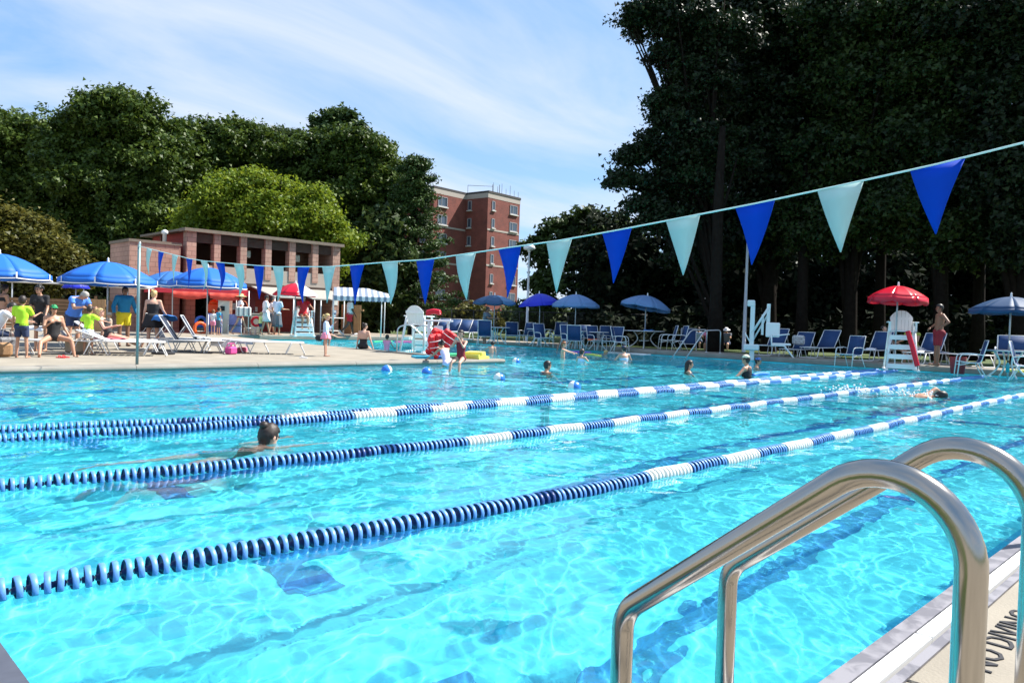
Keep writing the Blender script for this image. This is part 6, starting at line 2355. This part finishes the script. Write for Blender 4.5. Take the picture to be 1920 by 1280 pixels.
# pool steps on the far coping
for (px_top, px_bot, px0, lab) in ((1264, 1202, 1264, 'slanting steel handrail left of the pool steps'), (1333, 1272, 1333, 'slanting steel handrail right of the pool steps')):
    A = G(px0, 661 if px0 < 1300 else 662, Zd)
    yb_ = A.y
    x0 = 25.6
    P = [(x0, yb_, Zd), (x0, yb_, 1.05), (x0 - .75, yb_ + .12, 1.0), (x0 - 2.0, yb_ + .55, -.25)]
    # keep the run in one upright plane
    P = [(x0, yb_, Zd), (x0, yb_, 1.06), (x0 - .62, yb_ + .3, 1.02), (x0 - 1.45, yb_ + .75, -.3)]
    grab(lab, P)
st = thing('pool_steps', 'pale moulded steps at the far wall between two slanting handrails', 'steps', (25.0, G(1300, 664, 0).y + .9, 0))
for k in range(3):
    MB().box((-.25 - .3 * k, 0, .01 - .22 * k), (.32, 2.0, .06), bev=.01).build('step', m_plastic, st)
for (px, dd, fa) in ((744, 22.8, 90), (776, 22.6, 90)):
    A = at_depth(px, dd, Zd)
    rz_ = facing(px, fa); u_ = Matrix.Rotation(rz_, 3, 'Z') @ Vector((0, 1, 0))
    P = [Vector((A.x, A.y, A.z)), Vector((A.x, A.y, A.z + .78)), Vector((A.x, A.y, A.z + .88)) + u_ * .35, Vector((A.x, A.y, A.z + .50)) + u_ * .8, Vector((A.x, A.y, A.z)) + u_ * .8]
    grab('steel grab rail %s the fan back lifeguard chair' % ('further left of' if px == 744 else 'touching'), P, 'handrail', .02)

# ------------------------------------------------------------------ lamp posts
def lamp_post(label, base, H, lean=0.0):
    t = thing('lamp_post', label, 'lamp post', (base.x, base.y, 0), 0, 'white lamp posts')
    MB().lathe([(.13, 0), (.13, .08), (.085, .12), (.05, H)], 12).build('pole', mat('lamp_pole', (.62, .66, .72), rough=.4), t)
    M = Matrix.Translation((0, 0, H))
    MB().lathe([(.06, -.05), (.09, .0), (.10, .05)], 12, M).build('collar', m_white, t)
    MB().lathe([(.10, .05), (.30, .10), (.33, .20), (.28, .32), (.12, .40), (.001, .42)], 16, M).build('lamp_head', mat('lamp_lens', (.72, .74, .76), rough=.3), t)
    return t


b = at_depth(987, 42, 0); lamp_post('white lamp post between the slate and royal blue umbrellas', b, 5.0)
b = at_depth(1394, 34, 0); lamp_post('white lamp post beside the pool lift', b, 5.6)

# ------------------------------------------------------------------ pool lift
lb = at_depth(1409, 26.6, Zd)
lf = thing('pool_lift', 'white wheelchair pool lift with hanging chair on the far coping', 'pool lift', lb, facing(1409, 90))
m_lift = mat('lift_paint', (.68, .76, .76), rough=.35)
# local: +Y is to the right in the photograph, +X towards the viewer
MB().box((0, 0, .22), (.12, .16, .44), bev=.01).build('pedestal', m_lift, lf)
MB().box((0, -.02, .46), (.34, .52, .20), bev=.03).build('deck_box', m_lift, lf)
MB().box((0, -.02, 1.25), (.12, .15, 1.5), bev=.015).build('mast', m_lift, lf)
MB().box((0, -.08, 1.98), (.16, .26, .22), bev=.03).build('mast_head', m_lift, lf)
MB().tube([(.02, -.02, .95), (.02, .50, 1.85)], .055, 4).build('lift_arm', m_lift, lf)
MB().tube([(-.04, .02, .70), (-.04, .48, 1.60)], .04, 4).build('lift_arm', m_lift, lf)
MB().box((0, .50, 1.50), (.10, .12, .95), bev=.01).build('hanger', m_lift, lf)
MB().tube([(.03, -.05, .60), (.03, -.25, .95)], .03, 4).build('actuator', m_lift, lf)
MB().box((0, .32, 1.25), (.05, .08, .7)).build('link', m_lift, lf)
ch = MB().box((.10, .66, 1.08), (.08, .46, .50), bev=.03).build('backrest', m_plastic, lf)
MB().box((.05, .95, .60), (.44, .62, .07), bev=.02).build('seat', m_plastic, lf)
for s in (-.17, .27):
    MB().tube([(s, .62, .88), (s, 1.2, .95)], .022, 6).build('armrest', m_plastic, lf)
    MB().tube([(s, .62, .9), (s, .64, .55), (s, 1.05, .55), (s, 1.38, .12), (s, 1.62, .12)], .028, 6).build('side_frame', m_plastic, lf)
MB().box((.05, 1.50, .12), (.44, .24, .03), bev=.01).build('footrest', m_plastic, lf)
MB().tube([(.05, 1.1, .1), (.1, 1.25, -.18), (.1, 1.3, -.5)], .018, 5).build('dangling_strap', m_buoyb, lf)

# ------------------------------------------------------------------ chairs along the far coping
CG = 'blue sling chairs along the far coping'
spec = [(960, 33.6, 175, 'blue sling chair directly behind the woman on the far coping'),
        (985, 34.6, 215, 'sling chair with a striped towel on its back by the lamp post'),
        (1018, 31.6, 145, 'blue sling chair turned left, under the royal blue umbrella'),
        (1046, 33.6, 200, 'sling chair half hidden behind the table under the faded umbrella'),
        (1068, 31.2, 150, 'blue sling chair turned left, just under the faded umbrella'),
        (1078, 30.3, 10, 'sling chair with its back to the water under the faded umbrella'),
        (1118, 31.0, 145, 'blue sling chair with an orange towel on its seat'),
        (1148, 30.6, 215, 'sling chair turned right beside the one with the orange towel'),
        (1163, 30.4, 100, 'sling chair facing the white table on its left side'),
        (1250, 30.6, 260, 'sling chair facing the white table on its right side'),
        (1268, 30.2, 250, 'white armed sling chair behind the left step handrail'),
        (1095, 35.0, 180, 'sling chair in the second row behind the faded umbrella pole'),
        (1135, 35.5, 180, 'sling chair in the second row with a turquoise bag')]
c0 = None
for (px, dd, fa, lab) in spec:
    p = at_depth(px, dd, Zd)
    if p.x > 26.7:
        p.z = .10
    if c0 is None:
        c0 = armchair(lab, p, facing(px, fa), m_sling, CG); first = c0
    else:
        copy_tree(c0, p, facing(px, fa), lab)
bl2 = armchair('navy sling chair with its back to us beside the standing man', at_depth(909, 31.5, Zd), facing(909, 5), m_sling, CG, back=.6)
CR = 'blue sling chairs in the shade on the right'
for (px, dd, fa, lab) in [(1592, 23.8, 215, 'blue sling chair with white arms, sunlight on its back corner'), (1816, 20.3, 262, 'blue sling chair turned left, nearest the shirtless lifeguard'), (1925, 19.0, 95, 'blue sling chair cut by the right edge beside the table'), (1900, 23.0, 180, 'wide blue sling chair behind the white table')]:
    o = copy_tree(c0, at_depth(px, dd, Zd), facing(px, fa - 0) , lab); o['group'] = CR
    if o['label'].startswith('wide'):
        o.scale = (1.6, 1, 1)
LG = 'reclined blue loungers along the far coping'
l0 = None
for (px, dd, fa, ang, lab) in [(822, 38.5, 205, 50, 'first blue lounger right of the red life vests'), (842, 38.2, 205, 50, 'second blue lounger right of the red life vests'), (863, 37.9, 205, 50, 'third blue lounger right of the red life vests'), (884, 37.4, 205, 50, 'fourth blue lounger, just left of the standing man'),
                               (1290, 31.5, 180, 60, 'upright royal blue lounger between the step handrails'),
                               (1448, 28.0, 200, 58, 'blue lounger behind the lift seat'), (1496, 27.6, 200, 58, 'blue lounger with the white patterned bag'), (1540, 26.9, 205, 58, 'blue lounger between the bag and the sunlit chair'),
                               (1640, 25.6, 200, 58, 'blue lounger left of the tall lifeguard chair'), (1735, 24.0, 200, 56, 'blue lounger behind the rescue tube'), (1790, 23.4, 120, 8, 'flat blue lounger right of the shirtless lifeguard')]:
    p = at_depth(px, dd, Zd)
    if p.x > 26.75:
        p.z = .10
    if l0 is None:
        l0 = chaise(lab, p, facing(px, fa), m_sling, ang, LG)
    elif ang == 8:
        chaise(lab, p, facing(px, fa), m_sling, ang, LG)
    else:
        copy_tree(l0, p, facing(px, fa), lab)
towel('orange towel on a far sling chair', at_depth(1113, 31.0, Zd), .42, .4, c_orange, .2, Zd + .42, 1.0)
towel('white towel on the lounger left of the tall chair', at_depth(1633, 25.3, Zd), .4, .3, c_white, .2, Zd + .40, 1.0)
towel('white towel on the lounger behind the rescue tube', at_depth(1722, 23.7, Zd), .36, .3, c_white, .2, Zd + .40, 1.0)
towel('blue bundle of towels on the white table', at_depth(1216, 31.8, Zd), .45, .35, cloth('towel_azure', (.04, .22, .60)), .2, Zd + .75, 1.0)
# bin, bottle, yellow float
p = at_depth(1795, 21.6, Zd)
t = thing('waste_bin', 'dark red square bin in the shade right of the lifeguard', 'bin', p)
MB().lathe([(.001, 0), (.17, 0), (.21, .42), (.21, .45), (.19, .45), (.17, .05)], 16).build('bin_body', mat('bin_red', (.25, .015, .02), rough=.5), t)
MB().lathe([(.215, .44), (.225, .46), (.215, .48)], 16).build('rim', MATS['bin_red'], t)
p = G(1889, 698, Zd)
t = thing('water_bottle', 'turquoise water bottle on the far coping under the table', 'bottle', p)
MB().lathe([(.001, 0), (.045, 0), (.045, .2), (.02, .25), (.02, .27)], 12).build('bottle_body', mat('bottle_teal', (.02, .35, .40), rough=.25), t)
MB().lathe([(.024, .26), (.024, .31), (.001, .31)], 10).build('cap', m_slot, t)
o = kickboard('yellow kickboard on the coping at the right edge', G(1912, 697, Zd), (.4, .6, .05), m_ky, Zd + .005, .3)
del o['group']
t = thing('step_stool', 'small white step stool by the red wall', 'stool', at_depth(468, 33.6, Zd), .3)
MB().box((0, 0, .26), (.42, .3, .04), bev=.01).build('seat', m_plastic, t)
for sx in (-1, 1):
    for sy in (-1, 1):
        MB().box((sx * .18, sy * .12, .13), (.05, .05, .25)).build('leg', m_plastic, t)
t = thing('grey_bin', 'grey bin behind the woman with the white bag', 'bin', at_depth(471, 34.5, Zd), .3)
MB().box((0, 0, .42), (.62, .5, .84), bev=.03).build('bin_body', mat('bin_grey', (.12, .13, .12), rough=.6), t)
MB().box((0, 0, .87), (.66, .54, .06), bev=.02).build('lid', MATS['bin_grey'], t)
t = thing('red_float', 'round red float hung by the grey bin', 'float', at_depth(480, 33.9, Zd), facing(480, 90))
MB().tube([(0, math.cos(a) * .18, .55 + math.sin(a) * .18) for a in [i * PI / 8 for i in range(16)]], .06, 8, closed=True).build('ring', m_ured, t)
MB().tube([(0, 0, 0), (0, 0, .4)], .02, 6).build('stand', m_alu, t)
